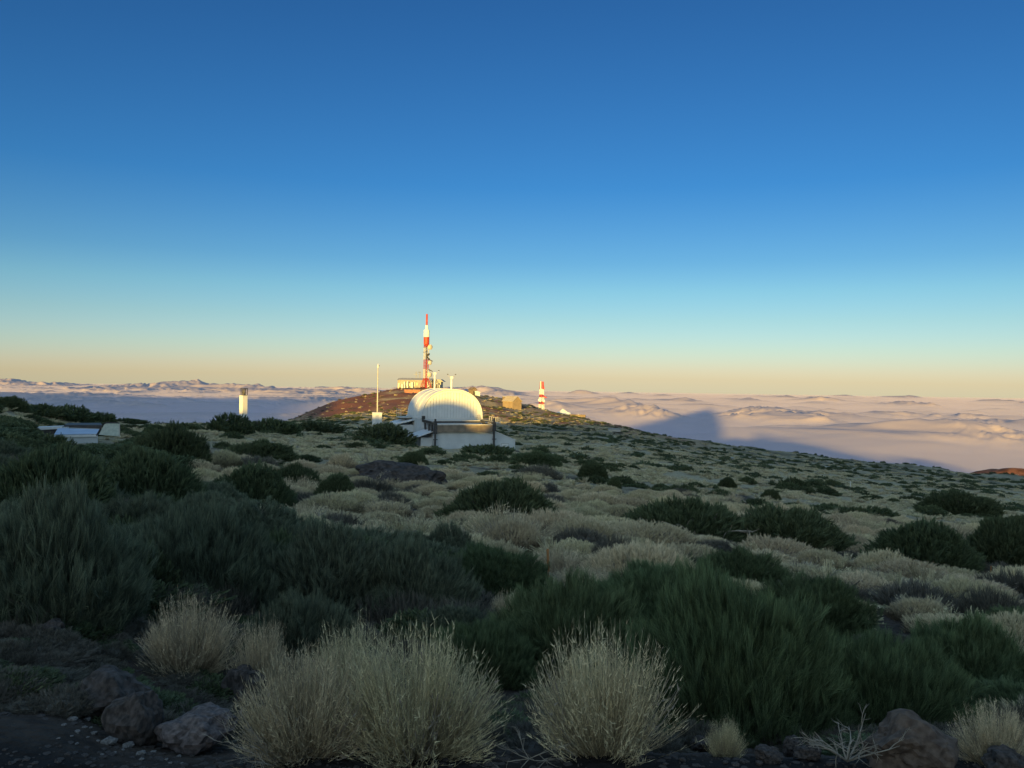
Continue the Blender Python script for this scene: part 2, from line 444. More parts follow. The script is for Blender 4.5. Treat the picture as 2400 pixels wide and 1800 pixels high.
def grid_mesh(name, X, Y, Z, mat, col=None, smooth=True):
    a, b = X.shape
    me = bpy.data.meshes.new(name)
    V = np.stack([X, Y, Z], -1).reshape(-1, 3)
    me.vertices.add(len(V)); me.vertices.foreach_set('co', V.astype(np.float32).ravel())
    i = np.arange(a * b).reshape(a, b)
    q = np.stack([i[:-1, :-1], i[1:, :-1], i[1:, 1:], i[:-1, 1:]], -1).reshape(-1, 4)
    me.loops.add(q.size); me.loops.foreach_set('vertex_index', q.astype(np.int32).ravel())
    me.polygons.add(len(q)); me.polygons.foreach_set('loop_start', (np.arange(len(q)) * 4).astype(np.int32))
    if smooth: me.polygons.foreach_set('use_smooth', np.ones(len(q), bool))
    me.update(calc_edges=True)
    if col is not None:
        ca = me.attributes.new('soil', 'FLOAT_COLOR', 'POINT')
        ca.data.foreach_set('color', np.concatenate([col, np.ones((len(col), 1))], 1).astype(np.float32).ravel())
    me.materials.append(mat)
    return me

gm = attr_material('volcanic_ground', 0.6, 14.0)
# the slope ahead: one sheet from the road's edge to far below the cloud sea
cc = np.concatenate([np.arange(-1500, -100, 40.0), np.arange(-100, 2500, 7.0), np.arange(2500, 3901, 40.0)])
dd = np.concatenate([[0.35, 1.2, 2.2], np.exp(np.linspace(math.log(3.0), math.log(440), 330)), np.exp(np.linspace(math.log(455), math.log(3490), 30))])
CC, DDm = np.meshgrid(cc, dd, indexing='ij')
Xg = (CC - 1200) / F * DDm
Zg = ground_rel(Xg.ravel(), DDm.ravel()).reshape(Xg.shape) + EYE
gcol = ground_colour(Xg.ravel(), DDm.ravel())
me = grid_mesh('ground', Xg[:, ::-1], DDm[:, ::-1], Zg[:, ::-1], gm, gcol.reshape(len(cc), len(dd), 3)[:, ::-1].reshape(-1, 3))
tag(obj('ground', me), 'scrub covered volcanic slope falling towards the cloud sea', kind='structure')

# the road shoulder and the ridge behind the photographer, whose shadow lies over the slope
H0U = np.array([-900, -400, -230, -178, -168, -158, -140, -110, -102, -93, -82, -74, -62, -56, -50, -47, -44.5, -43, -42, -41, -40, -39, -38, -37, -36.3, -35.5, -34.5, -33.6, -32.6, -31.5, -20, 0, 60, 300, 600, 1000, 1300, 1900, 2600])
H0V = np.array([30, 20, 13, 10, 7.5, 4.0, 3.0, 2.0, 1.2, 1.8, 2.4, 2.2, 3.0, 4.2, 5.0, 4.2, 2.6, 3.0, 3.5, 3.75, 3.85, 3.75, 3.5, 3.0, 2.1, 0.8, 0.0, 0.0, 1.2, 3.2, 4.0, 4.0, 5, 10, 5, -60, -140, -257, -400])
ca_, sa_ = math.cos(ALPHA), math.sin(ALPHA)
TAN = math.tan(SUN_EL)
uu = np.concatenate([np.arange(-900, -220, 20.0), np.arange(-220, -60, 1.5), np.arange(-60, -28, 0.4), np.arange(-28, 70, 2.0), np.arange(70, 2600, 30.0)])
vv = np.concatenate([np.arange(-420, -90, 15.0), np.arange(-90, -48, 1.5), np.arange(-48, -2, 3.0)])
UU, VV = np.meshgrid(uu, vv, indexing='ij')
prof = np.interp(UU, H0U, H0V) + 60 * TAN
foot = np.minimum(-1.72, prof - 9.0)
Hh = np.where(VV > -60, foot + (prof - foot) * sstep(-4, -60, VV), prof - (-60 - VV) * 0.09)
Hh = Hh - (VV > -4) * 0.0
Xr = UU * ca_ + VV * sa_; Yr = -UU * sa_ + VV * ca_
# keep it behind the front slope
Hh = np.where(Yr > -0.5, np.minimum(Hh, -2.2 - 0.3 * (Yr + 0.5)) , Hh)
keep = fbm(Xr / 9.0, Yr / 9.0, 3, 90) * 0.5 * (np.abs(VV + 60) > 12) * (VV < -14)
me = grid_mesh('ridge_ground', Xr, Yr, Hh + keep + EYE, gm, np.tile(np.array([[0.11, 0.085, 0.06]]), (Xr.size, 1)))
tag(obj('ridge_ground', me), 'volcanic ridge rising behind the road', kind='structure')

# the high mountains further back: their shadow falls on the cloud sea
MU = np.array([-60000, -34000, -24800, -17000, -13200, -12300, -9000, -5000, -2900, -2100, -1500, -1150, -700, -400, -300, 60, 160, 500, 1000, 1300, 1900, 2600, 9000])
MV = np.array([900, 650, 700, 820, 900, 650, 200, -100, -20, 160, 560, 950, 620, 160, -150, -150, 110, 20, -80, -140, -257, -500, -1300])
VM = -14000.0
mu = np.concatenate([np.arange(-60000, -4000, 400.0), np.arange(-4000, 3000, 40.0), np.arange(3000, 9001, 400.0)])
mvv = np.linspace(-21000, -7000, 71)
UU, VV = np.meshgrid(mu, mvv, indexing='ij')
pk = np.interp(UU, MU, MV) + (-VM) * TAN
base = -900.0
Hm = base + (pk - base) * np.clip(1 - np.abs(VV - VM) / 6000.0, -0.2, 1) ** 1.0
Hm = Hm + fbm(UU / 1200.0, VV / 1200.0, 4, 120) * 90 * sstep(100, 1500, np.abs(VV - VM))
Xr = UU * ca_ + VV * sa_; Yr = -UU * sa_ + VV * ca_
mm = mat_noise('mountain_rock', (0.10, 0.08, 0.065), (0.20, 0.15, 0.11), 0.002, 0.95)
tag(obj('mountain', grid_mesh('mountain', Xr, Yr, Hm + EYE, mm)), 'high volcanic mountain range behind the viewpoint', kind='structure')

# far spur on the right that catches the last sun
g = 70
a_ = np.linspace(-1, 1, g); b_ = np.linspace(-1, 1, g)
A, B = np.meshgrid(a_, b_, indexing='ij')
D0 = 6000.0
X0 = (2345 - 1200) / F * D0
r2 = np.sqrt(A ** 2 + B ** 2)
Xs = X0 + A * 1320 + 240; Ys = D0 + B * 1700
Zs = 4 * (-153 - 150 * (1 - np.exp(-(A * 1.9 + 0.15) ** 2 - (B * 1.5) ** 2)) - 40 * np.maximum(A, 0) + fbm(Xs / 240, Ys / 240, 4, 140) * 4)
sc_ = np.tile(np.array([[0.20, 0.085, 0.05]]), (Xs.size, 1)) * (1 - 0.6 * sstep(0.05, 0.35, fbm(Xs.ravel() / 64, Ys.ravel() / 64, 3, 150)))[:, None]
spur_me = grid_mesh('hill', Xs, Ys, Zs + EYE, attr_material('red_spur', 0.5, 0.1, 0.3, 0.05), sc_)
tag(obj('hill', spur_me), 'far reddish spur catching the last sun at the right edge', kind='structure')

# ------------------------------------------------------------------ cloud sea
cx_ = np.arange(-700, 3101, 4.0)
cdp = np.exp(np.linspace(math.log(2600), math.log(54500), 400))
CC, DDm = np.meshgrid(cx_, cdp, indexing='ij')
Xc = (CC - 1200) / F * DDm
s = 1000.0
warpx = fbm(Xc / (6 * s), DDm / (6 * s), 2, 201) * 1800; warpy = fbm(Xc / (6 * s), DDm / (6 * s), 2, 211) * 1800
wx, wy = (Xc + warpx) / s, (DDm + warpy) / s
big = fbm(wx / 6.5, wy / 9.0, 3, 221)
bil = 1 - np.abs(fbm(wx / 2.6, wy / 3.6, 4, 231, 0.55)) * 1.6
fine = 1 - np.abs(fbm(wx / 0.8, wy / 1.2, 3, 241, 0.5)) * 1.6
left = 1 - sstep(900, 1500, CC)
far = sstep(9 * s, 26 * s, DDm)
soft = fbm(wx / 3.4, wy / 5.6, 2, 261, 0.35)
soft2 = fbm(wx / 1.5, wy / 2.4, 2, 271, 0.4)
hz = big * (70 + 50 * left) + bil * (45 + 85 * left) * (0.45 + 0.55 * far) + (soft * 130 + soft2 * 90) * (1 - left) * (0.3 + 0.7 * sstep(10 * s, 17 * s, DDm)) + fine * (10 + 47 * left) * (0.2 + 0.8 * far)
# single taller heads on the horizon
for (px, D, wd, ht) in [(20, 50, 2200, 260), (120, 48, 1500, 160), (330, 46, 2600, 140), (462, 49, 2000, 330), (540, 47, 1400, 180), (600, 45, 1500, 200), (800, 46, 1500, 200),
                        (860, 42, 1400, 150), (1105, 44, 2600, 330), (1185, 40, 1100, 260), (1360, 47, 900, 160), (1760, 38, 1900, 130), (1890, 40, 1500, 150), (1935, 39, 800, 110), (2280, 27, 700, 130), (2350, 30, 1200, 80)]:
    xx = (px - 1200) / F * D * s
    d2 = ((Xc - xx) / wd) ** 2 + ((DDm - D * s) / (wd * 1.3)) ** 2
    hz = hz + ht * np.exp(-d2 * 1.4) * (0.75 + 0.5 * bil)
for (px, D, wd, ht) in [(1335, 18, 800, 170), (1420, 22, 1000, 190), (1520, 21, 1000, 260), (1560, 19.5, 600, 180), (1450, 27, 900, 220), (1740, 20, 800, 200), (1810, 22, 1500, 270), (1900, 19, 1100, 210),
                        (2150, 15, 1100, 120), (2330, 14, 1000, 150), (2050, 24, 1300, 160), (2230, 22, 1300, 150), (1280, 24, 900, 190), (1620, 33, 1200, 170), (2120, 34, 1500, 150), (2360, 19, 1100, 150)]:
    xx = (px - 1200) / F * D * s
    d2 = ((Xc - xx) / wd) ** 2 + ((DDm - D * s) / (wd * 1.5)) ** 2
    hz = hz + ht * np.exp(-d2 * 1.2) * (0.7 + 0.45 * fine)
Zc = -985 + hz
cm, t, b = mat_base('cloud_tops', 1.0, 0.0)
b.inputs['Base Color'].default_value = (0.48, 0.40, 0.40, 1)
cl = obj('cloud_sea', grid_mesh('cloud_sea', Xc, DDm, Zc + EYE, cm))
tag(cl, 'sea of clouds below the mountain reaching the horizon', kind='structure')

# thin mist lying over the cloud tops
MIST_TOP = -822.0
vm_ = bpy.data.materials.new('cloud_mist'); vm_.use_nodes = True
vt = vm_.node_tree; vt.nodes.remove(vt.nodes['Principled BSDF'])
pv = vt.nodes.new('ShaderNodeVolumePrincipled')
pv.inputs['Color'].default_value = (0.74, 0.67, 0.75, 1); pv.inputs['Density'].default_value = 0.00033
vt.links.new(pv.outputs[0], vt.nodes['Material Output'].inputs['Volume'])
A_ = Acc().box(-46000, 52000, 3700, 54400, -1300 + EYE, MIST_TOP + EYE)
tag(obj('mist', A_.mesh('mist', vm_)), 'thin mist veiling the cloud sea', kind='stuff')
SC.cycles.volume_bounces = 1

# ------------------------------------------------------------------ structures
def building():
    th = R_(19)
    base = at(1060, 978, 114.0); base.z = EYE - 10.3
    t = thing('observatory', 'white observatory with a ribbed barrel vaulted roof and dark steel gantry', 'observatory', base, th)
    zs = 4.55                       # springing of the vault above the base
    a, Hv, L = 4.33, 3.95, 9.3
    def arc(rx, rz, n=44, p=2.25):
        pts = []
        for i in range(n + 1):
            an = math.pi * i / n
            c, s = math.cos(an), math.sin(an)
            pts.append((-rx * math.copysign(abs(c) ** (2 / p), c), zs + rz * abs(s) ** (2 / p)))
        return pts
    # vault: curved sheet segments between ribs, each its own part
    seg_y = [0.0, 2.6, 5.2, L]
    for k in range(3):
        A_ = Acc(); o = arc(a, Hv); i_ = arc(a - 0.12, Hv - 0.12)
        y0, y1 = seg_y[k] + 0.0701, seg_y[k + 1] - 0.0701
        n = len(o)
        v = [(x, y, z) for y in (y0, y1) for x, z in o] + [(x, y, z) for y in (y0, y1) for x, z in i_]
        q = []
        for j in range(n - 1):
            q += [(j, j + 1, n + j + 1, n + j), (2 * n + j, 3 * n + j, 3 * n + j + 1, 2 * n + j + 1),
                  (j, 2 * n + j, 2 * n + j + 1, j + 1), (n + j, n + j + 1, 3 * n + j + 1, 3 * n + j)]
        A_.add(v, [q]); part('vault_sheet', A_, MT['white'], t, smooth=False)
    for y in (0.0, 2.6, 5.2, L):
        A_ = Acc(); o = arc(a + 0.05, Hv + 0.05); i_ = arc(a - 0.05, Hv - 0.05); n = len(o)
        v = [(x, yy, z) for yy in (y - 0.07, y + 0.07) for x, z in o] + [(x, yy, z) for yy in (y - 0.07, y + 0.07) for x, z in i_]
        q = []
        for j in range(n - 1):
            q += [(j, j + 1, n + j + 1, n + j), (j, 2 * n + j, 2 * n + j + 1, j + 1), (n + j, n + j + 1, 3 * n + j + 1, 3 * n + j)]
        A_.add(v, [q]); part('vault_rib', A_, MT['white'], t)
    # end wall of vertical panels, a flange and a recessed backing
    def zarc(x, rx, rz, p=2.25):
        return zs + rz * max(0.0, 1 - abs(x / rx) ** p) ** (1 / p)
    fl = Acc(); o = arc(a - 0.06, Hv - 0.06); i_ = arc(a - 0.5, Hv - 0.42); n = len(o)
    v = [(x, 0.10, z) for x, z in o] + [(x, 0.10, z) for x, z in i_] + [(x, 0.2, z) for x, z in i_]
    q = [(j, n + j, n + j + 1, j + 1) for j in range(n - 1)] + [(n + j, 2 * n + j, 2 * n + j + 1, n + j + 1) for j in range(n - 1)]
    fl.add(v, [q]); part('end_flange', fl, MT['white'], t)
    bk = Acc(); o = arc(a - 0.3, Hv - 0.3); n = len(o)
    bk.add([(x, 0.26, z) for x, z in o] + [(0, 0.26, zs)], [[(j, 2 * 0 + n, n, j + 1)[0:1] + (n, j + 1) for j in range(n - 1)]])
    part('end_backing', bk, MT['seam'], t)
    npan = 19; rx, rz = a - 0.42, Hv - 0.36
    for k in range(npan):
        x0 = -rx + 2 * rx * k / npan + 0.022; x1 = -rx + 2 * rx * (k + 1) / npan - 0.022
        xs = np.linspace(x0, x1, 4)
        poly = [(x1, zs), (x0, zs)] + [(x, zarc(x, rx, rz)) for x in xs]
        p_ = Acc(); p_.prism(poly[::-1], 0.16, 0.24); part('wall_panel', p_, MT['white'], t)
    part('back_wall', Acc().prism(arc(a - 0.1, Hv - 0.1), L - 0.35, L - 0.2), MT['white'], t)
    # masonry body under the vault
    part('wall', Acc().box(-a - 0.12, a + 0.12, 0.28, L + 0.1, -1.5, zs - 0.02), MT['white_wall'], t)
    part('ledge', Acc().box(-a - 0.22, a + 0.22, 0.24, L + 0.2, zs - 0.16, zs - 0.015), MT['white'], t)
    # left wing with its lean-to roof
    part('side_wing', Acc().box(-a - 2.1, -a - 0.14, 4.4, L - 0.2, -1.5, 3.35), MT['white_wall'], t)
    rf = Acc(); rf.prism([(-a - 2.7, 3.42), (-a - 0.14, 4.0), (-a - 0.14, 4.12), (-a - 2.7, 3.54)], 4.0, L + 0.1)
    part('lean_to_roof', rf, MT['white'], t)
    # platform with railing behind left
    pf = part('platform', Acc().box(-a - 1.8, -a - 0.25, 5.6, 8.8, 4.25, 4.37), MT['rail'], t)
    for yy in (5.65, 7.2, 8.75):
        part('railing_post', Acc().box(-a - 1.8, -a - 1.74, yy - 0.03, yy + 0.03, 4.37, 5.4), MT['rail'], t)
    part('handrail', Acc().box(-a - 1.81, -a - 1.73, 5.6, 8.8, 5.4, 5.46), MT['rail'], t)
    part('handrail', Acc().box(-a - 1.80, -a - 1.74, 5.6, 8.8, 4.9, 4.94), MT['rail'], t)
    for yy in (5.7, 8.6):
        part('bracket', Acc().prism([(-a - 1.7, 4.24), (-a - 0.13, 4.24), (-a - 0.13, 3.5)], yy, yy + 0.1), MT['dark'], t)
    # front hall with the arched parapet
    fy = -6.0; hw = 4.0
    def top(x, z0, rise):
        return z0 + rise * (1 - (x / hw) ** 2)
    xs = np.linspace(-hw, hw, 21)
    part('front_wall', Acc().prism([(-hw, -1.5), (hw, -1.5)] + [(x, top(x, 2.68, 0.52)) for x in xs[::-1]], fy, fy + 0.25), MT['white_wall'], t)
    part('hall_side_wall', Acc().box(-hw, -hw + 0.25, fy + 0.26, 0.2, -1.5, 3.1), MT['white_wall'], t)
    part('hall_side_wall', Acc().box(hw - 0.25, hw, fy + 0.26, 0.2, -1.5, 3.1), MT['white_wall'], t)
    part('drip_edge', Acc().prism([(x, top(x, 2.70, 0.52)) for x in xs] + [(x, top(x, 2.78, 0.52)) for x in xs[::-1]], fy - 0.14, fy + 0.24), MT['seam'], t)
    part('hall_roof', Acc().prism([(-hw + 0.05, 2.8), (hw, 2.8), (hw, 3.15), (hw * 0.5, 3.72), (-hw * 0.8, 3.72), (-hw + 0.05, 3.3)], fy + 0.02, 0.2), MT['white'], t)
    # right wing with sloping roof and a door
    part('side_wing', Acc().prism([(hw + 0.02, -1.5), (7.25, -1.5), (7.25, 1.85), (hw + 0.02, 3.12)], fy + 0.06, -0.5), MT['white_wall'], t)
    part('wing_roof', Acc().prism([(hw + 0.02, 3.13), (7.4, 1.80), (7.4, 1.88), (hw + 0.02, 3.22)], fy - 0.06, -0.4), MT['white'], t)
    fr = part('door_frame', Acc().box(5.25, 6.35, fy + 0.03, fy + 0.055, 0.3, 1.42), MT['seam'], t)
    dr = part('door', Acc().box(5.30, 6.30, fy + 0.0, fy + 0.028, 0.3, 1.37), MT['white'], t)
    part('handle', Acc().box(5.36, 5.40, fy - 0.05, fy - 0.002, 0.8, 0.92), MT['dark'], dr)
    # annex on the left of the front hall
    part('annex_wall', Acc().box(-hw - 1.6, -hw - 0.02, -5.3, -1.0, -1.5, 2.25), MT['white_wall'], t)
    part('annex_roof', Acc().prism([(-hw - 2.1, 2.30), (-hw - 0.02, 3.02), (-hw - 0.02, 3.12), (-hw - 2.1, 2.40)], -5.6, -0.7), MT['white'], t)
    part('gutter', Acc().box(-hw - 2.18, -hw - 2.04, -5.7, -0.7, 2.24, 2.33), MT['dark'], t)
    part('gutter', Acc().box(-hw - 2.03, -hw - 0.35, -5.78, -5.62, 2.31, 2.38), MT['dark'], t)
    # steel gantry on which the roof rolls out
    gy = -6.35
    for x, h0, h1 in ((-3.95, 0.0, 4.75), (4.1, 0.0, 4.85)):
        part('gantry_post', Acc().box(x - 0.11, x + 0.11, gy - 0.11, gy + 0.11, -1.2, h1), MT['steel'], t)
        part('post_head', Acc().box(x - 0.22, x + 0.22, gy - 0.2, gy + 0.2, h1 - 1.95 if x < 0 else h1 - 1.75, h1 - 0.55), MT['steel'], t)
        part('bracket', Acc().box(x - 0.3, x + 0.3, gy - 0.16, gy - 0.12, 2.0, 2.12), MT['steel'], t)
    part('box_beam', Acc().box(-3.7, 0.12, gy - 0.12, gy + 0.25, 2.98, 3.92), MT['beam'], t)
    part('box_beam', Acc().box(0.15, 3.85, gy - 0.12, gy + 0.25, 2.98, 3.92), MT['beam'], t)
    part('beam_cap', Acc().box(-3.7, 3.85, gy - 0.2, gy + 0.3, 3.93, 4.03), MT['rail'], t)
    part('cross_beam', Acc().box(-3.8, 3.3, gy + 1.5, gy + 1.7, 4.12, 4.36), MT['steel'], t)
    part('cross_rail', Acc().box(-3.8, 2.6, gy + 1.48, gy + 1.72, 4.38, 4.46), MT['rail'], t)
    for x in (-4.15, 4.2):
        part('runway_beam', Acc().box(x - 0.14, x + 0.14, gy + 0.24, 0.0, 4.0, 4.28), MT['steel'], t)
        part('rail', Acc().box(x - 0.05, x + 0.05, gy + 0.24, 0.0, 4.29, 4.37), MT['seam'], t)
        for k, yy in enumerate((-5.6, -3.9, -1.8)):
            part('bracket', Acc().prism([(yy, 3.98), (yy + 1.0, 3.98), (yy + 0.15, 2.75), (yy, 2.75)], x - 0.1, x + 0.1, 'x'), MT['steel'], t)
    for k, yy in enumerate(np.linspace(-5.6, -0.6, 9)):
        part('roller', Acc().box(-4.42, -4.3, yy - 0.09, yy + 0.09, 4.1, 4.4), MT['dark'], t)
    part('end_stop', Acc().box(-4.35, -3.95, -0.45, -0.05, 4.38, 4.85), MT['dark'], t)
    # railing of the right platform
    part('platform', Acc().box(a - 0.4, a + 1.1, -5.2, -0.2, 4.05, 4.13), MT['rail'], t)
    for yy in np.linspace(-5.1, -0.3, 6):
        part('railing_post', Acc().box(a + 0.98, a + 1.04, yy - 0.03, yy + 0.03, 4.13, 4.75), MT['rail'], t)
    part('handrail', Acc().box(a + 0.97, a + 1.05, -5.2, -0.2, 4.76, 4.83), MT['rail'], t)
    part('switch_box', Acc().box(a - 0.75, a - 0.35, -0.12, 0.05, 4.5, 5.0), MT['rail'], t)
    # wind masts on the vault
    for (x, y, h, arms) in ((-2.2 + 1.2, 6.6, 2.3, 0.55), (0.05, 0.9, 1.75, 0.5)):
        m_ = part('wind_mast', Acc().tube([(x, y, zs + Hv - 0.3), (x, y, zs + Hv + h)], 0.11, 8), MT['cream'], t)
        part('mast_head', Acc().box(x - 0.17, x + 0.17, y - 0.17, y + 0.17, zs + Hv + h - 0.22, zs + Hv + h + 0.06), MT['cream'], m_)
        for sgn in (-1, 1):
            z = zs + Hv + h
            part('arm', Acc().tube([(x, y, z), (x + sgn * arms, y, z + 0.12), (x + sgn * arms, y, z + 0.3)], 0.02, 4), MT['rail'], m_)
            part('wind_cup', Acc().lathe([(0.01, -0.06), (0.09, -0.05), (0.11, 0.04), (0.01, 0.06)], 8, Matrix.Translation((x + sgn * (arms + 0.06), y, z + 0.36))), MT['dark'], m_)
    return t
building()

def lattice_into(A_, w0, w1, z0, z1, nbay, r=0.06, diag=True):
    cs = ((-1, -1), (1, -1), (1, 1), (-1, 1))
    for k in range(nbay):
        za = z0 + (z1 - z0) * k / nbay; zb = z0 + (z1 - z0) * (k + 1) / nbay
        wa = (w0 + (w1 - w0) * k / nbay) / 2; wb = (w0 + (w1 - w0) * (k + 1) / nbay) / 2
        for i in range(4):
            c0, c1 = cs[i], cs[(i + 1) % 4]
            A_.tube([(c0[0] * wa, c0[1] * wa, za), (c0[0] * wb, c0[1] * wb, zb)], r * 1.5, 4, False)
            A_.tube([(c0[0] * wb, c0[1] * wb, zb), (c1[0] * wb, c1[1] * wb, zb)], r, 4, False)
            if diag:
                A_.tube([(c0[0] * wa, c0[1] * wa, za), (c1[0] * wb, c1[1] * wb, zb)], r, 4, False)
                A_.tube([(c1[0] * wa, c1[1] * wa, za), (c0[0] * wb, c0[1] * wb, zb)], r, 4, False)

def dish(parent, x, y, z, r, az, mat='dish', tilt=0.0):
    Mx = Matrix.Translation((x, y, z)) @ Matrix.Rotation(az, 4, 'Z') @ Matrix.Rotation(R_(90) + tilt, 4, 'X')
    A_ = Acc().lathe([(0.02, 0.35 * r), (0.5 * r, 0.3 * r), (r, 0.1 * r), (r, -0.45 * r), (r * 0.97, -0.45 * r), (r * 0.8, -0.3 * r), (0.02, -0.22 * r)], 18, Mx)
    return part('dish_antenna', A_, MT[mat], parent, smooth=False)

def big_tower():
    b = at(998, 907, 392.0)
    t = thing('broadcast_mast', 'tall red and white broadcast mast with dish antennas on the hilltop', 'antenna mast', b, R_(20))
    k = 392 / 1920.0
    Z = lambda py: (907 - py) * k
    m1 = Acc(); 
    for sx, sy in ((-1, -1), (1, -1), (1, 1), (-1, 1)):
        m1.tube([(sx * 2.2, sy * 2.2, -0.6), (sx * 1.0, sy * 1.0, Z(887))], 0.14, 5)
    lattice_into(m1, 4.4, 2.0, -0.4, Z(887), 2, 0.07)
    part('base_lattice', m1, MT['redm'], t)
    part('cable_trunk', Acc().box(-0.5, 0.5, -0.5, 0.5, -0.5, Z(887)), MT['redm'], t)
    for (pa, pb, mt) in ((887, 865, 'dish'), (865, 843, 'redm'), (843, 815, 'dish'), (815, 808.5, 'redm')):
        A_ = Acc(); lattice_into(A_, 2.0, 2.0, Z(pa) + 0.02, Z(pb), max(2, int((pa - pb) / 6)), 0.05)
        part('lattice_section', A_, MT[mt], t)
    part('cable_ladder', Acc().box(-0.25, 0.3, -0.35, 0.3, Z(887), Z(843)), MT['redm'], t)
    part('cable_ladder', Acc().box(-0.2, 0.25, -0.3, 0.25, Z(842.8), Z(808.5)), MT['dark'], t)
    part('radome', Acc().lathe([(0.01, Z(808)), (1.15, Z(808)), (1.35, Z(806.5)), (1.35, Z(790))], 24), MT['red'], t, smooth=False)
    part('radome', Acc().lathe([(1.35, Z(789.9)), (1.35, Z(774)), (1.2, Z(773.3)), (0.75, Z(772.6)), (0.68, Z(772)), (0.62, Z(764)), (0.5, Z(762.5)), (0.01, Z(762.4))], 24), MT['cream'], t)
    part('top_radome', Acc().lathe([(0.47, Z(762.3)), (0.47, Z(737)), (0.35, Z(736)), (0.01, Z(735.8))], 16), MT['red'], t)
    part('lower_ring', Acc().lathe([(0.9, Z(812)), (1.0, Z(812)), (1.0, Z(808.3)), (0.9, Z(808.3))], 16), MT['redm'], t)
    # dishes: right side mostly
    dish(t, 1.75, -1.0, Z(813.5), 1.25, R_(25)); dish(t, 1.7, -1.1, Z(850), 1.0, R_(25)); dish(t, 1.7, -1.1, Z(878), 1.2, R_(30))
    dish(t, 0.2, -1.5, Z(832), 0.55, R_(0), 'dark'); dish(t, 0.1, -1.5, Z(838), 0.5, R_(10), 'dark'); dish(t, 1.1, -1.2, Z(830), 0.5, R_(40), 'dark')
    dish(t, 1.0, -1.2, Z(841), 0.45, R_(10), 'dark'); dish(t, -0.4, -1.4, Z(824), 0.35, R_(-20), 'dark'); dish(t, 1.2, -1.0, Z(866.5), 0.3, R_(20), 'dark')
    for z in (845.5, 869.5):
        A_ = Acc(); A_.prism([(0.9, Z(z) + 0.5), (3.0, Z(z) - 0.3), (3.1, Z(z) - 0.05), (1.0, Z(z) + 0.95)], -0.9, -0.3)
        part('outrigger', A_, MT['dark'], t)
    part('outrigger', Acc().tube([(-1, -1, Z(826)), (-1.9, -1.2, Z(825.5))], 0.12, 5), MT['dark'], t)
big_tower()

def small_tower():
    b = at(1269, 957, 372.0); b.z = GZ(b.x, b.y) - 0.4
    t = thing('lattice_mast', 'shorter red and white lattice mast on the right shoulder of the hill', 'antenna mast', b, R_(12))
    zt = EYE + (at(1269, 894, 372.0).z - EYE) - b.z
    h = zt
    f = lambda u: h * u
    for (u0, u1, mt) in ((0, 0.22, 'cream'), (0.22, 0.31, 'redm'), (0.31, 0.46, 'cream'), (0.46, 0.55, 'redm'), (0.55, 0.73, 'cream'), (0.73, 0.98, 'redm')):
        A_ = Acc(); w0 = 2.1 - 0.8 * u0; w1 = 2.1 - 0.8 * u1
        lattice_into(A_, w0, w1, f(u0) + 0.01, f(u1), 2, 0.055)
        part('lattice_section', A_, MT[mt], t)
    for (x, z0, z1, mt) in ((-0.75, 0.74, 1.0, 'cream'), (-0.25, 0.76, 1.0, 'red'), (0.35, 0.74, 1.0, 'red'), (0.8, 0.72, 0.82, 'red'), (-0.2, 0.56, 0.74, 'cream'), (0.5, 0.55, 0.72, 'cream'), (-0.7, 0.3, 0.42, 'cream'), (0.2, 0.02, 0.2, 'cream'), (-0.4, 0.46, 0.56, 'red'), (0.3, 0.2, 0.32, 'red')):
        part('panel_antenna', Acc().box(x - 0.17, x + 0.17, -1.05, -0.85, f(z0), f(z1)), MT[mt], t)
    part('outrigger', Acc().prism([(0.5, f(0.52)), (2.3, f(0.46)), (2.3, f(0.44)), (0.5, f(0.45))], -0.9, -0.5), MT['red'], t)
    dish(t, -1.2, -0.8, f(0.36), 0.6, R_(-20), 'cream'); dish(t, 0.8, -1.1, f(0.33), 0.55, R_(10), 'cream')
small_tower()

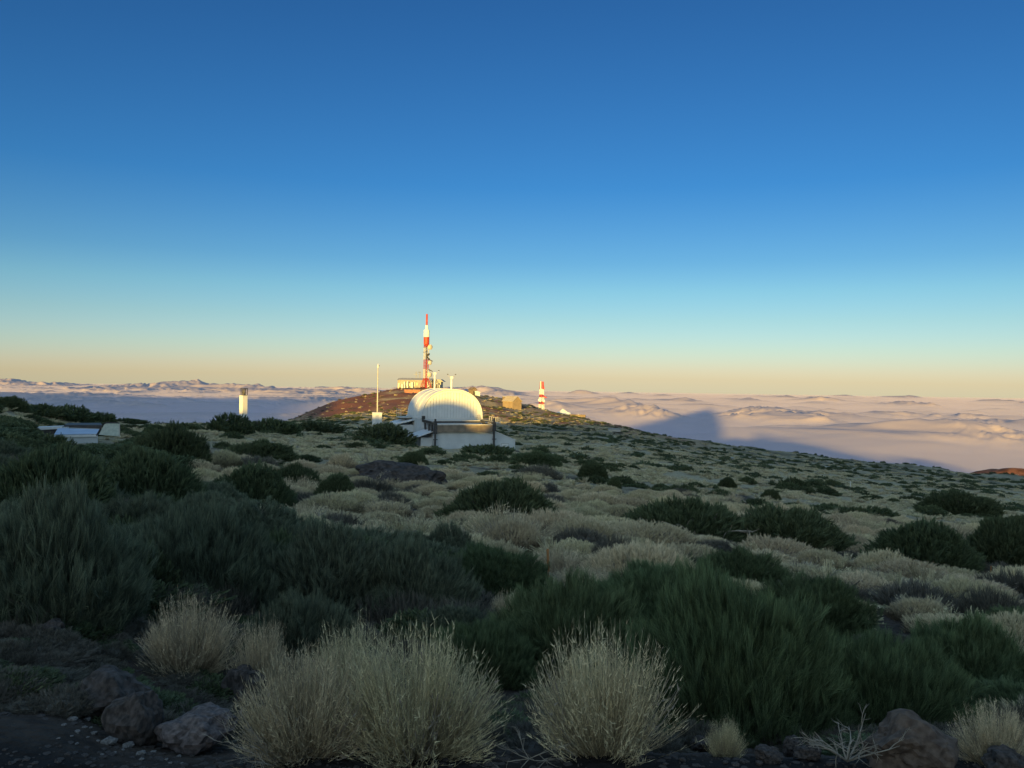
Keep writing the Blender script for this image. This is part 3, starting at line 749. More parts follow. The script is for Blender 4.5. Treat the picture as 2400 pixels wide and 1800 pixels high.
def summit_station():
    b = at(985, 911, 402.0)
    t = thing('summit_station', 'long white station building with grey roof behind the tall mast', 'building', b, R_(-3))
    k = 402 / 1920.0
    X = lambda px: (px - 985) * k
    Z = lambda py: (911 - py) * k
    part('wall', Acc().box(X(938), X(1012), 0.0, 7.0, -1.5, Z(892.5)), MT['station'], t)
    part('gable_wall', Acc().prism([(0.2, -1.4), (6.8, -1.4), (6.8, Z(892.5)), (3.4, Z(887.6)), (0.2, Z(892.5))], X(931), X(937.7), 'x'), MT['station'], t)
    part('roof', Acc().prism([(-0.5, Z(892.4)), (3.4, Z(887.4)), (7.4, Z(892.4)), (7.4, Z(891)), (3.4, Z(886.3)), (-0.5, Z(891))], X(936), X(1013), 'x'), MT['roofg'], t)
    part('gable_roof', Acc().prism([(-0.2, Z(892.6)), (3.4, Z(887.8)), (7.0, Z(892.6)), (7.0, Z(891.8)), (3.4, Z(886.9)), (-0.2, Z(891.8))], X(930), X(935.8), 'x'), MT['roofg'], t)
    part('east_block', Acc().box(X(1012.2), X(1033), 1.0, 8.0, -1.5, Z(894)), MT['conc'], t)
    part('east_roof', Acc().prism([(X(1010), Z(894)), (X(1040), Z(894)), (X(1032), Z(888.5)), (X(1014), Z(888.5))], 0.4, 8.4), MT['roofg'], t)
    for (p0, p1, q0) in ((947, 950.5, 895), (954, 957.5, 894), (963.5, 969, 896), (941, 945, 901)):
        part('porch', Acc().box(X(p0), X(p1), -1.4, -0.02, -1.2, Z(q0)), MT['white_wall'], t)
    for (p0, p1, q0, q1) in ((951, 953.5, 905, 897), (958.3, 962, 905, 899), (970, 972.5, 906, 896), (976, 978.5, 904, 897), (1003, 1005.5, 905, 899)):
        f_ = part('window', Acc().box(X(p0), X(p1), -0.10, -0.03, Z(q0), Z(q1)), MT['seam'], t)
        part('pane', Acc().box(X(p0) + 0.06, X(p1) - 0.06, -0.13, -0.105, Z(q0) + 0.06, Z(q1) - 0.06), MT['glass'], f_)
    part('door', Acc().box(X(932.5), X(935), 0.05, 0.18, -0.8, Z(899)), MT['glass'], t)
    for (p, q) in ((1015, 898), (1020, 900), (1025, 897), (1029, 901)):
        part('equipment_cabinet', Acc().box(X(p), X(p + 3), -1.2, 0.9, -1.2, Z(q)), MT['conc'], t)
    part('roof_panel', Acc().box(X(1000), X(1008), -1.0, -0.6, 0.5, 3.2), MT['cream'], t)
    b2 = at(980, 888, 408.0)
    t2 = thing('twin_mast', 'small grey twin lattice mast rising behind the station roof', 'antenna mast', b2, 0)
    for x in (-0.95, 0.75):
        A_ = Acc()
        for k_ in range(6):
            z0, z1 = -1.0 + k_ * 0.75, -1.0 + (k_ + 1) * 0.75
            for s_ in (-0.3, 0.3):
                A_.tube([(x + s_, 0, z0), (x + s_, 0, z1)], 0.06, 4, False)
            A_.tube([(x - 0.3, 0, z0), (x + 0.3, 0, z1)], 0.04, 4, False)
            A_.tube([(x + 0.3, 0.02, z0), (x - 0.3, 0.02, z1)], 0.04, 4, False)
        part('lattice_section', A_, MT['seam'], t2)
    part('crossarm', Acc().box(-2.3, 0.0, -0.08, 0.08, 2.2, 2.34), MT['seam'], t2)
    part('platform', Acc().box(-0.1, 1.4, -0.4, 0.4, 3.3, 3.45), MT['dark'], t2)
    # reddish retaining wall of the summit terrace
    w0 = at(968, 918, 366.0)
    part_ = thing('retaining_wall', 'low reddish retaining wall below the summit station', 'wall', w0, R_(4))
    part('wall', Acc().box(-3.8, 3.2, -0.3, 0.3, -1.6, 0.75), mat_noise('red_block', (0.30, 0.12, 0.08), (0.40, 0.18, 0.12), 1.5, 0.9, 0.3), part_)
    part('coping', Acc().box(-3.9, 3.3, -0.4, 0.4, 0.76, 0.92), mat_noise('red_coping', (0.34, 0.16, 0.11), (0.44, 0.22, 0.15), 1.5, 0.9, 0.3), part_)
summit_station()

def gabled(name, label, px, py, D, wid, dep, wallh, rise, rot, wall, roof, cat='hut', door=True, sink=0.8, eave=0.35, ridge='y'):
    b = at(px, py, D)
    t = thing(name, label, cat, b, rot)
    w2 = wid / 2
    part('wall', Acc().prism([(-w2, -sink), (w2, -sink), (w2, wallh), (0, wallh + rise), (-w2, wallh)], 0, dep), MT[wall], t)
    e = eave; s_ = rise / w2
    for sg in (-1, 1):
        p_ = [(0, wallh + rise + 0.03), (sg * (w2 + e), wallh - e * s_ + 0.03), (sg * (w2 + e), wallh - e * s_ + 0.17), (0, wallh + rise + 0.17)]
        part('roof_slope', Acc().prism(p_ if sg > 0 else p_[::-1], -e, dep + e), MT[roof], t)
    if door:
        part('door', Acc().box(-0.4, 0.45, -0.06, -0.01, -sink * 0.2, min(wallh, 1.9)), MT['dark'], t)
    return t
gabled('gabled_hut', 'tan gabled hut with a broad pale roof on the hill shoulder', 1212, 952, 345, 4.6, 7.0, 2.1, 1.9, R_(38), 'tan', 'tanroof', door=False, sink=1.4)
gabled('stone_house', 'small brown stone house on the skyline right of the mast hill', 1111, 926, 378, 2.6, 3.0, 2.6, 0.9, R_(30), 'stone', 'stone', 'house')
t = thing('storage_shed', 'tiny white shed attached right of the brown stone house', 'shed', at(1119, 927, 377), R_(10))
part('wall', Acc().box(-1.0, 1.2, 0, 2.2, -1.2, 1.5), MT['white_wall'], t); part('roof', Acc().prism([(-1.15, 1.52), (1.35, 1.52), (1.35, 1.6), (-1.15, 2.1)], -0.15, 2.3), MT['white'], t)
t = thing('pyramid_building', 'low white building with a pointed pyramid roof beyond the slope', 'building', at(1321, 972, 392), R_(14))
part('wall', Acc().box(-2.9, 2.6, -1.5, 2.5, -3, 0.4), MT['white_wall'], t)
v = [(-3.1, -1.7, 0.42), (2.8, -1.7, 0.42), (2.8, 2.7, 0.42), (-3.1, 2.7, 0.42), (-0.4, 0.3, 2.9)]
A_ = Acc(); A_.add(v, [[(0, 1, 4), (1, 2, 4), (2, 3, 4), (3, 0, 4)], [(3, 2, 1, 0)]]); part('pyramid_roof', A_, MT['white'], t)
part('side_dome', Acc().lathe([(1.6, -2.5), (1.6, 0.2), (1.2, 0.9), (0.6, 1.25), (0.01, 1.35)], 16, Matrix.Translation((2.5, 0.6, 0))), MT['white'], t)
t = thing('stone_wall', 'long low dark stone wall on the skyline right of the pyramid roof', 'wall', at(1353, 976, 372), R_(-14))
part('wall', Acc().box(-3.6, 3.8, -0.4, 0.4, -2.0, 0.75), MT['stone'], t); part('coping', Acc().box(-3.7, 3.9, -0.45, 0.45, 0.76, 0.88), MT['stone'], t)
t = thing('white_tank', 'tiny white rounded tank standing on the skyline stone wall', 'tank', at(1356, 973.5, 374), 0)
part('body', Acc().lathe([(0.45, -0.8), (0.45, 0.35), (0.3, 0.6), (0.01, 0.68)], 12), MT['white'], t); part('rim', Acc().lathe([(0.5, 0.1), (0.5, 0.2), (0.46, 0.2), (0.46, 0.1)], 12), MT['seam'], t)
t = thing('low_hut', 'low dark flat hut left of the tan gabled hut on the crest', 'hut', at(1183, 934, 362), R_(8))
part('wall', Acc().box(-0.9, 0.9, 0, 1.6, -1.0, 0.75), MT['stone'], t); part('roof', Acc().box(-1.1, 1.1, -0.2, 1.8, 0.76, 0.9), MT['conc'], t)
p_ = hit(1440, 1013)
t = thing('water_tank', 'pale concrete block tank low on the shaded far slope', 'tank', p_, R_(-6))
k = p_.y / F
part('wall', Acc().box(-14 * k, 14 * k, 0, 3.0, -1.0, 6.5 * k), MT['conc'], t); part('cover', Acc().box(-14.5 * k, 14.5 * k, -0.1, 3.1, 6.5 * k + 0.01, 7.6 * k), MT['seam'], t)

def white_tower():
    b = at(570, 985, 158.0); b.z = GZ(b.x, b.y) - 0.3
    t = thing('instrument_tower', 'slim square white tower with a dark glazed lantern on top', 'tower', b, R_(-38))
    zt = at(570, 928, 158).z - b.z
    zl = at(570, 910, 158).z - b.z
    part('shaft', Acc().box(-0.53, 0.53, -0.53, 0.53, -0.5, zt), MT['white'], t)
    part('cornice', Acc().box(-0.57, 0.57, -0.57, 0.57, zt + 0.003, zt + 0.10), MT['white'], t)
    part('pipe', Acc().tube([(-0.62, -0.25, -0.5), (-0.62, -0.25, zt - 0.2)], 0.05, 6), MT['cream'], t)
    o = (0.12, 0.12)
    part('lantern_floor', Acc().box(-0.38, 0.55, -0.38, 0.55, zt + 0.105, zt + 0.17), MT['dark'], t)
    for sx, sy in ((-0.34, -0.34), (0.5, -0.34), (0.5, 0.5), (-0.34, 0.5), (0.08, -0.34), (0.5, 0.08)):
        part('lantern_post', Acc().box(sx - 0.05, sx + 0.05, sy - 0.05, sy + 0.05, zt + 0.175, zl - 0.15), MT['steel'], t)
    part('lantern_roof', Acc().box(-0.44, 0.6, -0.44, 0.6, zl - 0.145, zl), MT['steel'], t)
    part('lantern_band', Acc().box(-0.4, 0.56, -0.4, 0.56, zt + 0.55, zt + 0.62), MT['steel'], t)
    part('instrument', Acc().box(-0.18, 0.3, -0.18, 0.3, zt + 0.18, zt + 1.1), MT['dish'], t)
    part('lamp_head', Acc().box(0.3, 0.42, -0.3, -0.18, zt + 0.2, zt + 0.42), MT['cream'], t)
white_tower()

def cabin():
    b = at(883.5, 991, 190.0); b.z = at(883, 993, 190).z
    t = thing('equipment_cabin', 'white box cabin below the thin pole left of the observatory', 'cabin', b, R_(8))
    h = at(883, 968, 190).z - b.z
    part('wall', Acc().box(-1.1, 1.1, 0, 2.2, -1.5, h), MT['white'], t)
    part('roof', Acc().box(-1.16, 1.16, -0.06, 2.26, h + 0.003, h + 0.09), MT['white'], t)
    part('door', Acc().box(-0.35, 0.4, -0.05, -0.01, 0.0, h - 0.4), MT['white_wall'], t)
    p = at(884, 992, 193.0)
    t2 = thing('antenna_pole', 'tall thin whip pole rising behind the white box cabin', 'pole', p, 0)
    hh = at(884, 852, 193).z - p.z
    part('lower_pole', Acc().tube([(0, 0, -1), (0, 0, hh * 0.52)], 0.15, 8), MT['rail'], t2)
    part('upper_pole', Acc().tube([(0, 0, hh * 0.521), (0, 0, hh * 0.93)], 0.10, 8), MT['rail'], t2)
    part('sensor', Acc().lathe([(0.05, hh * 0.93), (0.16, hh * 0.932), (0.16, hh * 0.965), (0.04, hh * 0.98), (0.03, hh), (0.005, hh)], 8), MT['cream'], t2)
    part('vane', Acc().box(0.05, 0.4, -0.02, 0.02, hh * 0.955, hh * 0.968), MT['dark'], t2)
cabin()

def left_shelter():
    D = 52.0; k = D / F
    b = at(180, 1022, D)
    t = thing('roll_off_shelter', 'low shelter with grey sliding roof sunk behind the left bushes', 'shelter', b, 0)
    P = lambda px, py, dy=0.0: tuple(at(px, py, D + dy) - b)
    def quad(name, pts, mat, th=0.05, parent=t):
        A_ = Acc(); p = [Vector(x) for x in pts]
        n = (p[1] - p[0]).cross(p[2] - p[0]).normalized() * th
        v = [tuple(x) for x in p] + [tuple(x + n) for x in p]; m = len(p)
        A_.add(v, [[(i, (i + 1) % m, m + (i + 1) % m, m + i) for i in range(m)]])
        A_.f.append(np.array([list(range(m))])[:, ::-1] + A_.n - 2 * m); A_.f.append(np.array([list(range(m, 2 * m))]) + A_.n - 2 * m)
        return part(name, A_, MT[mat], parent)
    sl = quad('sliding_roof', [P(127, 1020, 0.0), P(230, 1018, 0.0), P(233, 1007.5, 2.2), P(136, 1005, 2.2)], 'sheet')
    quad('roof_fascia', [P(128, 1025, -0.06), P(229, 1023, -0.06), P(229, 1018.6, -0.06), P(128, 1020.6, -0.06)], 'white')
    quad('side_wall', [P(128, 1040, 0.1), P(229, 1038, 0.1), P(229, 1023.5, 0.1), P(128, 1025.5, 0.1)], 'white_wall')
    b2 = at(120, 1008, D + 4)
    t2 = thing('flat_roof_shed', 'flat white parapet roof strip left of the grey sliding roof', 'shed', b2, 0)
    Q = lambda px, py, dy=0.0: tuple(at(px, py, D + 4 + dy) - b2)
    quad('parapet', [Q(84, 1008.3), Q(144, 1004.6), Q(144, 1000.4), Q(84, 1003.2)], 'white', 0.1, t2)
    quad('wall', [Q(84, 1020, 0.15), Q(144, 1017, 0.15), Q(144, 1004.9, 0.15), Q(84, 1008.6, 0.15)], 'steel', 0.1, t2)
    quad('roof', [Q(84, 1003.1, 0.16), Q(144, 1000.2, 0.16), Q(150, 998.5, 2.6), Q(92, 1001, 2.6)], 'white', 0.04, t2)
    for x0 in (145, 154):
        f_ = quad('window', [Q(x0, 1004.2, -0.1), Q(x0 + 7, 1004.0, -0.1), Q(x0 + 7, 1000.3, -0.1), Q(x0, 1000.5, -0.1)], 'white', 0.06, t2)
        quad('pane', [Q(x0 + 1, 1003.6, -0.17), Q(x0 + 6, 1003.4, -0.17), Q(x0 + 6, 1000.9, -0.17), Q(x0 + 1, 1001.1, -0.17)], 'sheet', 0.02, f_)
    b3 = at(200, 1006, D + 7)
    t3 = thing('dark_shed', 'long low dark roofed shed behind the grey sliding roof', 'shed', b3, 0)
    S = lambda px, py, dy=0.0: tuple(at(px, py, D + 7 + dy) - b3)
    quad('wall', [S(152, 1010), S(238, 1012), S(238, 998), S(152, 998)], 'steel', 0.1, t3)
    quad('roof', [S(150, 998), S(240, 998), S(236, 992.4, 3), S(160, 992.6, 3)], 'dark', 0.05, t3)
    quad('rail_edge', [S(160, 1003.6, -0.12), S(235, 1006.4, -0.12), S(235, 1004.8, -0.12), S(160, 1001.6, -0.12)], 'conc', 0.04, t3)
    b4 = at(256, 1018, D - 1)
    t4 = thing('wind_screen', 'pale green upright sheet with a dark curved pipe frame', 'screen', b4, 0)
    T = lambda px, py, dy=0.0: tuple(at(px, py, D - 1 + dy) - b4)
    quad('sheet', [T(232, 1019), T(279, 1022), T(279.5, 992.5), T(246, 992.5)], 'pgreen', 0.03, t4)
    part('pipe_frame', Acc().tube([T(226, 1021, -0.06), T(236, 1003, -0.06), T(243, 993, -0.06), T(251, 990.6, -0.06), T(280, 991.3, -0.06)], 0.035, 6), MT['dark'], t4)
    part('pipe_frame', Acc().tube([T(280, 991.3, -0.05), T(280, 1024, -0.05)], 0.03, 6), MT['rail'], t4)
left_shelter()

# pale dirt tracks on the far right slope
def track(pts, wid, name='track'):
    P = [hit(*p) for p in pts]
    xs = []; 
    for i in range(len(P) - 1):
        for q in np.linspace(0, 1, 14, endpoint=False):
            xs.append(P[i].lerp(P[i + 1], q))
    xs.append(P[-1])
    V = []; 
    for i, p in enumerate(xs):
        d = (xs[min(i + 1, len(xs) - 1)] - xs[max(i - 1, 0)]); d.z = 0; d.normalize()
        n = Vector((-d.y, d.x, 0))
        for s_ in (-1, -0.33, 0.33, 1):
            q = p + n * (wid * s_ * (0.8 + 0.3 * math.sin(i * 1.7)))
            V.append((q.x, q.y, GZ(q.x, q.y) + 0.10))
    A_ = Acc(); A_.add(V, [[(4 * i + k, 4 * i + k + 1, 4 * i + 5 + k, 4 * i + 4 + k) for i in range(len(xs) - 1) for k in range(3)]])
    o = obj(name, A_.mesh(name, mat_noise('pale_track', (0.30, 0.28, 0.21), (0.42, 0.38, 0.28), 0.6, 0.95, 0.3), True))
    tag(o, 'pale dirt track crossing the far slope', kind='structure')
track([(1478, 1046), (1530, 1054), (1600, 1060)], 1.2)
track([(1620, 1066), (1720, 1072), (1860, 1086), (2000, 1098)], 0.9)

# ------------------------------------------------------------------ vegetation
def blades(A_, P0, C, P1, wid, seg, rng, tint0, tint1):
    """flat curved stems from P0 by C to P1 (n x 3 arrays), tapering to the tip"""
    n = len(P0)
    ts = np.linspace(0, 1, seg + 1)
    rv = rng.normal(size=(n, 3)); tg = P1 - P0
    wd = np.cross(tg, rv); wd /= np.linalg.norm(wd, axis=1, keepdims=True) + 1e-9
    V = np.zeros((n, seg + 1, 2, 3)); T = np.zeros((n, seg + 1, 2))
    for k, t in enumerate(ts):
        p = P0 * (1 - t) ** 2 + 2 * C * t * (1 - t) + P1 * t * t
        w_ = (wid * (1 - 0.72 * t))[:, None] * wd * 0.5
        V[:, k, 0] = p - w_; V[:, k, 1] = p + w_
        T[:, k, :] = (tint0 * (1 - t) + tint1 * t)[:, None]
    b = (np.arange(n) * (seg + 1) * 2)[:, None]
    q = np.concatenate([b + np.array([[2 * k, 2 * k + 1, 2 * k + 3, 2 * k + 2]]) for k in range(seg)])
    A_.add(V.reshape(-1, 3), [q], T.ravel())

def tris(A_, P, D, wid, rng, tint):
    n = len(P)
    wd = np.cross(D, rng.normal(size=(n, 3))); wd /= np.linalg.norm(wd, axis=1, keepdims=True) + 1e-9
    V = np.stack([P - wd * wid[:, None] / 2, P + wd * wid[:, None] / 2, P + D], 1)
    i = np.arange(n * 3).reshape(n, 3)
    A_.add(V.reshape(-1, 3), [i], np.repeat(tint, 3))

def tussock(seed, n, width, twigs, seg=3, H=1.0, spread=1.35, name='dry_stems', mat='straw', rag=0.16, lean=0.0):
    """fountain of stems filling a dome of radius 1 and height H"""
    r = np.random.default_rng(seed); A_ = Acc()
    nb = max(12, n // 26)                                     # stems stand in bundles
    bu = r.uniform(0, 1, nb); bth = np.arccos(1 - bu * (1 - math.cos(spread))); bph = r.uniform(0, 2 * np.pi, nb)
    bL = (1 - rag * 0.9) + rag * 1.3 * r.uniform(0, 1, nb); bt = r.normal(0, 0.13, nb)
    bi = r.integers(0, nb, n)
    th = np.clip(np.abs(bth[bi] + r.normal(0, 0.10, n)), 0, spread * 1.08); ph = bph[bi] + r.normal(0, 0.10, n) / np.maximum(np.sin(th), 0.25)
    L = bL[bi] * (1 - 0.35 * r.uniform(0, 1, n) ** 2)
    L *= 1 + 0.08 * np.sin(ph * 3 + seed) * np.sin(th)
    inner = r.uniform(0, 1, n) < 0.25
    L = np.where(inner, L * r.uniform(0.45, 0.9, n), L)
    rb = 0.20 * np.sqrt(r.uniform(0, 1, n)); pb = ph + r.normal(0, 0.5, n)
    P0 = np.stack([rb * np.cos(pb), rb * np.sin(pb), np.full(n, -0.03)], 1)
    P1 = np.stack([np.sin(th) * np.cos(ph) * L + lean * 0.15, np.sin(th) * np.sin(ph) * L, np.cos(th) * L * H + 0.02], 1)
    C = P0 + (P1 - P0) * np.array([0.62, 0.62, 0.40]) + r.normal(0, 0.03, (n, 3))
    tv = np.clip(r.normal(0.62, 0.15, n) + bt[bi], 0.1, 1)
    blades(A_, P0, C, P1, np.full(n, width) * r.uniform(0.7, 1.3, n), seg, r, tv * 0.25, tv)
    if twigs:
        k = np.repeat(np.arange(n), twigs); m = len(k)
        t = r.uniform(0.42, 1.0, m)[:, None]
        p = P0[k] * (1 - t) ** 2 + 2 * C[k] * t * (1 - t) + P1[k] * t * t
        tg = (P1 - C)[k]; tg /= np.linalg.norm(tg, axis=1, keepdims=True)
        d = (tg + r.normal(0, 0.5, (m, 3))); d /= np.linalg.norm(d, axis=1, keepdims=True)
        d[:, 2] = np.abs(d[:, 2]) * 0.9 + 0.1
        tris(A_, p, d * r.uniform(0.03, 0.085, m)[:, None], np.full(m, width * 1.3), r, np.clip(tv[k] * (0.35 + 0.85 * t[:, 0]), 0, 1))
    return A_.mesh(name, MT[mat])

def lump_radius(dx, dy, dz, lumps):
    rad = np.full(len(dx), 0.78)
    for (lx, ly, lz, a, s_) in lumps:
        dt = dx * lx + dy * ly + dz * lz
        rad = np.maximum(rad, 0.80 + a * np.exp(-((1 - dt) / s_)))
    return rad

def dome_bush(seed, n, nb, blen, width, H=0.75, up=0.5, name='foliage', mat='leafy', nl=14, core=True, amp=0.24, flat=0.0):
    """bush of radius 1: tufts of small leafy shoots over a lumpy dome, around a twiggy heart"""
    r = np.random.default_rng(seed); A_ = Acc()
    lumps = []
    for _ in range(nl):
        a = r.uniform(0, 2 * np.pi); z = r.uniform(0.0, 1.0); q = math.sqrt(max(0, 1 - z * z))
        lumps.append((q * math.cos(a), q * math.sin(a), z, r.uniform(0.35, 1.0) * amp, r.uniform(0.006, 0.04) if nl > 30 else r.uniform(0.02, 0.06)))
    a = r.uniform(0, 2 * np.pi, n); z = r.uniform(-0.05, 1, n); q = np.sqrt(np.maximum(0, 1 - z * z))
    dx, dy, dz = q * np.cos(a), q * np.sin(a), z
    rad = lump_radius(dx, dy, dz, lumps)
    dep = r.uniform(0, 1, n) ** 2.2
    R0 = rad * (1 - 0.30 * dep) * (1 + r.normal(0, 0.035, n))
    P = np.stack([dx * R0, dy * R0, np.maximum(dz, 0) * R0 * H + 0.02], 1)
    k = np.repeat(np.arange(n), nb); m = len(k)
    D = (np.stack([dx, dy, dz * 0.9], 1) * (1 - up) + np.array([0, 0, up]) + r.normal(0, 0.22, (n, 3)))[k] + r.normal(0, 0.15, (m, 3))
    D /= np.linalg.norm(D, axis=1, keepdims=True)
    ln = blen * r.uniform(0.5, 1.2, m) * (1 + 0.5 * (r.uniform(0, 1, n) > 0.93))[k]
    base_ = P[k] - D * (ln * 0.6)[:, None] + r.normal(0, blen * 0.08, (m, 3))
    tuft = np.clip(0.55 + r.normal(0, 0.16, n) + 0.35 * (rad - 0.92) / amp, 0, 1)  # young shoots paler on the lumps; lit tips and shaded hollows painted in too
    if mat == 'straw':       # pale seed heads over bare dark stems; shade low on the dome painted in too
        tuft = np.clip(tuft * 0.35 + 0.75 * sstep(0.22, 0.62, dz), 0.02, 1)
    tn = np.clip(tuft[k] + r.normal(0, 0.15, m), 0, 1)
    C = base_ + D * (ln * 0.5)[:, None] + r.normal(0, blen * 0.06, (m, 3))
    blades(A_, base_, C, base_ + D * ln[:, None], np.full(m, width), 1 if m > 12000 else 1, r, tn * (0.6 if mat == 'straw' else 0.12), tn)  # shoot feet tinted darker, standing in for shade in the gaps
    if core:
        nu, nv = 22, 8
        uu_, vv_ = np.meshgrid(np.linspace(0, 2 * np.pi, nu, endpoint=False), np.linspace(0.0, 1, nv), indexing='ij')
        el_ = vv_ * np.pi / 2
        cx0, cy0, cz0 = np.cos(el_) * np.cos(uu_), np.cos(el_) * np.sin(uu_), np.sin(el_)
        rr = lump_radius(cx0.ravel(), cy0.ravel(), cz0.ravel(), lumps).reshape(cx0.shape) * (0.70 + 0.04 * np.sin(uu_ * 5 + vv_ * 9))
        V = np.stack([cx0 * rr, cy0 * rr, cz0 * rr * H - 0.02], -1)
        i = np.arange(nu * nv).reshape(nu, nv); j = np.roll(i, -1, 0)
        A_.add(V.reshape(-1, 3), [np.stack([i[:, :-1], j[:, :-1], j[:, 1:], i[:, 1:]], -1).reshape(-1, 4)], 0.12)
    return A_.mesh(name, MT[mat])

def wood(seed, n, H=0.7, r0=0.03, name='stem'):
    r = random.Random(seed); A_ = Acc()
    for _ in range(n):
        a = r.uniform(0, 6.28); s_ = r.uniform(0.2, 0.62); h = r.uniform(0.4, 0.7) * H
        A_.tube([(0.05 * math.cos(a), 0.05 * math.sin(a), -0.08), (s_ * 0.45 * math.cos(a + .3), s_ * 0.45 * math.sin(a + .3), h * 0.4), (s_ * math.cos(a), s_ * math.sin(a), h)], [r0, r0 * 0.7, r0 * 0.3], 5, False)
    return A_.mesh(name, MT['wood'])

# prototypes (mesh data shared by the copies)
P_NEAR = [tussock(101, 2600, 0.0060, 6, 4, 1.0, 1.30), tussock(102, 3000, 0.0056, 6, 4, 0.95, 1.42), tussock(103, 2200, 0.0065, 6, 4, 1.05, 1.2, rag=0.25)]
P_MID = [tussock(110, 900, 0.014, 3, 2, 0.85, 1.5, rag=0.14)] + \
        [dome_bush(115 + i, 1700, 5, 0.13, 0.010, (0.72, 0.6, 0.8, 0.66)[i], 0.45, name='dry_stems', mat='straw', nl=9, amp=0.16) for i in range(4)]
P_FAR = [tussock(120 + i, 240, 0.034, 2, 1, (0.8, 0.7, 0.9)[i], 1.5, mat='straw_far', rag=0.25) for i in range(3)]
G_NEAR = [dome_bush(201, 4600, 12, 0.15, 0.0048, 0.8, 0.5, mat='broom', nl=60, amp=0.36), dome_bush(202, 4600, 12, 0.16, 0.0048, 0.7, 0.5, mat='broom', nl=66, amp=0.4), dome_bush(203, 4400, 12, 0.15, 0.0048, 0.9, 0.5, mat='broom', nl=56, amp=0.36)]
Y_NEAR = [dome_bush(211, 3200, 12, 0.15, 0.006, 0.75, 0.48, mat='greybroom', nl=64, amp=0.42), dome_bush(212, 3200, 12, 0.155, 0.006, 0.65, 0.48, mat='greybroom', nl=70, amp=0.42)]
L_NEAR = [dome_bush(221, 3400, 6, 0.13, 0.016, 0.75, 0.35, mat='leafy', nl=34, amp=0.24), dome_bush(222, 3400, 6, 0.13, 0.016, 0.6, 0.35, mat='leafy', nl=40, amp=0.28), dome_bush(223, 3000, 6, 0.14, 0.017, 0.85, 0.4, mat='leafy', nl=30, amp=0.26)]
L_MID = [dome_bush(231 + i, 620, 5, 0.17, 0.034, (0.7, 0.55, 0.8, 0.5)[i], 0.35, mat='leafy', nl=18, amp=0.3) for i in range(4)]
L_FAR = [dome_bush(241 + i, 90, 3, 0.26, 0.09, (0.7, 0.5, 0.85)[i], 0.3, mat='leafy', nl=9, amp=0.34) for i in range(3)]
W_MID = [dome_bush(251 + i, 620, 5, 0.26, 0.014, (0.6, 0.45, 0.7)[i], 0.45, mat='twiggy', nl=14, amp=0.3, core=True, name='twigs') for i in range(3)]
STEM = [wood(301 + i, 9) for i in range(2)]
STRAWSTEM = [tussock(310, 130, 0.016, 2, 3, 0.85, 1.25, name='stem', mat='deadwood')]

def plant(kind, p, rad, hgt, label, cat, name, group=None, foliage=None, stem=None, rot=None, meshname='foliage'):
    t = thing(name, label, cat, p, rot if rot is not None else random.uniform(0, 6.28), group)
    f = obj(meshname, foliage, t); f.scale = (rad, rad, hgt)
    if stem is not None:
        s_ = obj('stem', stem, t); s_.scale = (rad, rad, hgt)
    return t

def single(mesh, name, p, rad, hgt, label, cat, group, rot=None):
    o = obj(name, mesh, None, p, rot if rot is not None else random.uniform(0, 6.28), (rad, rad, hgt))
    return tag(o, label, cat, group)

TAKEN = []      # circles already planted: x, y, r
def free(x, y, r):
    return all((x - a) ** 2 + (y - b) ** 2 > ((r + c) * 0.72) ** 2 for a, b, c in TAKEN)

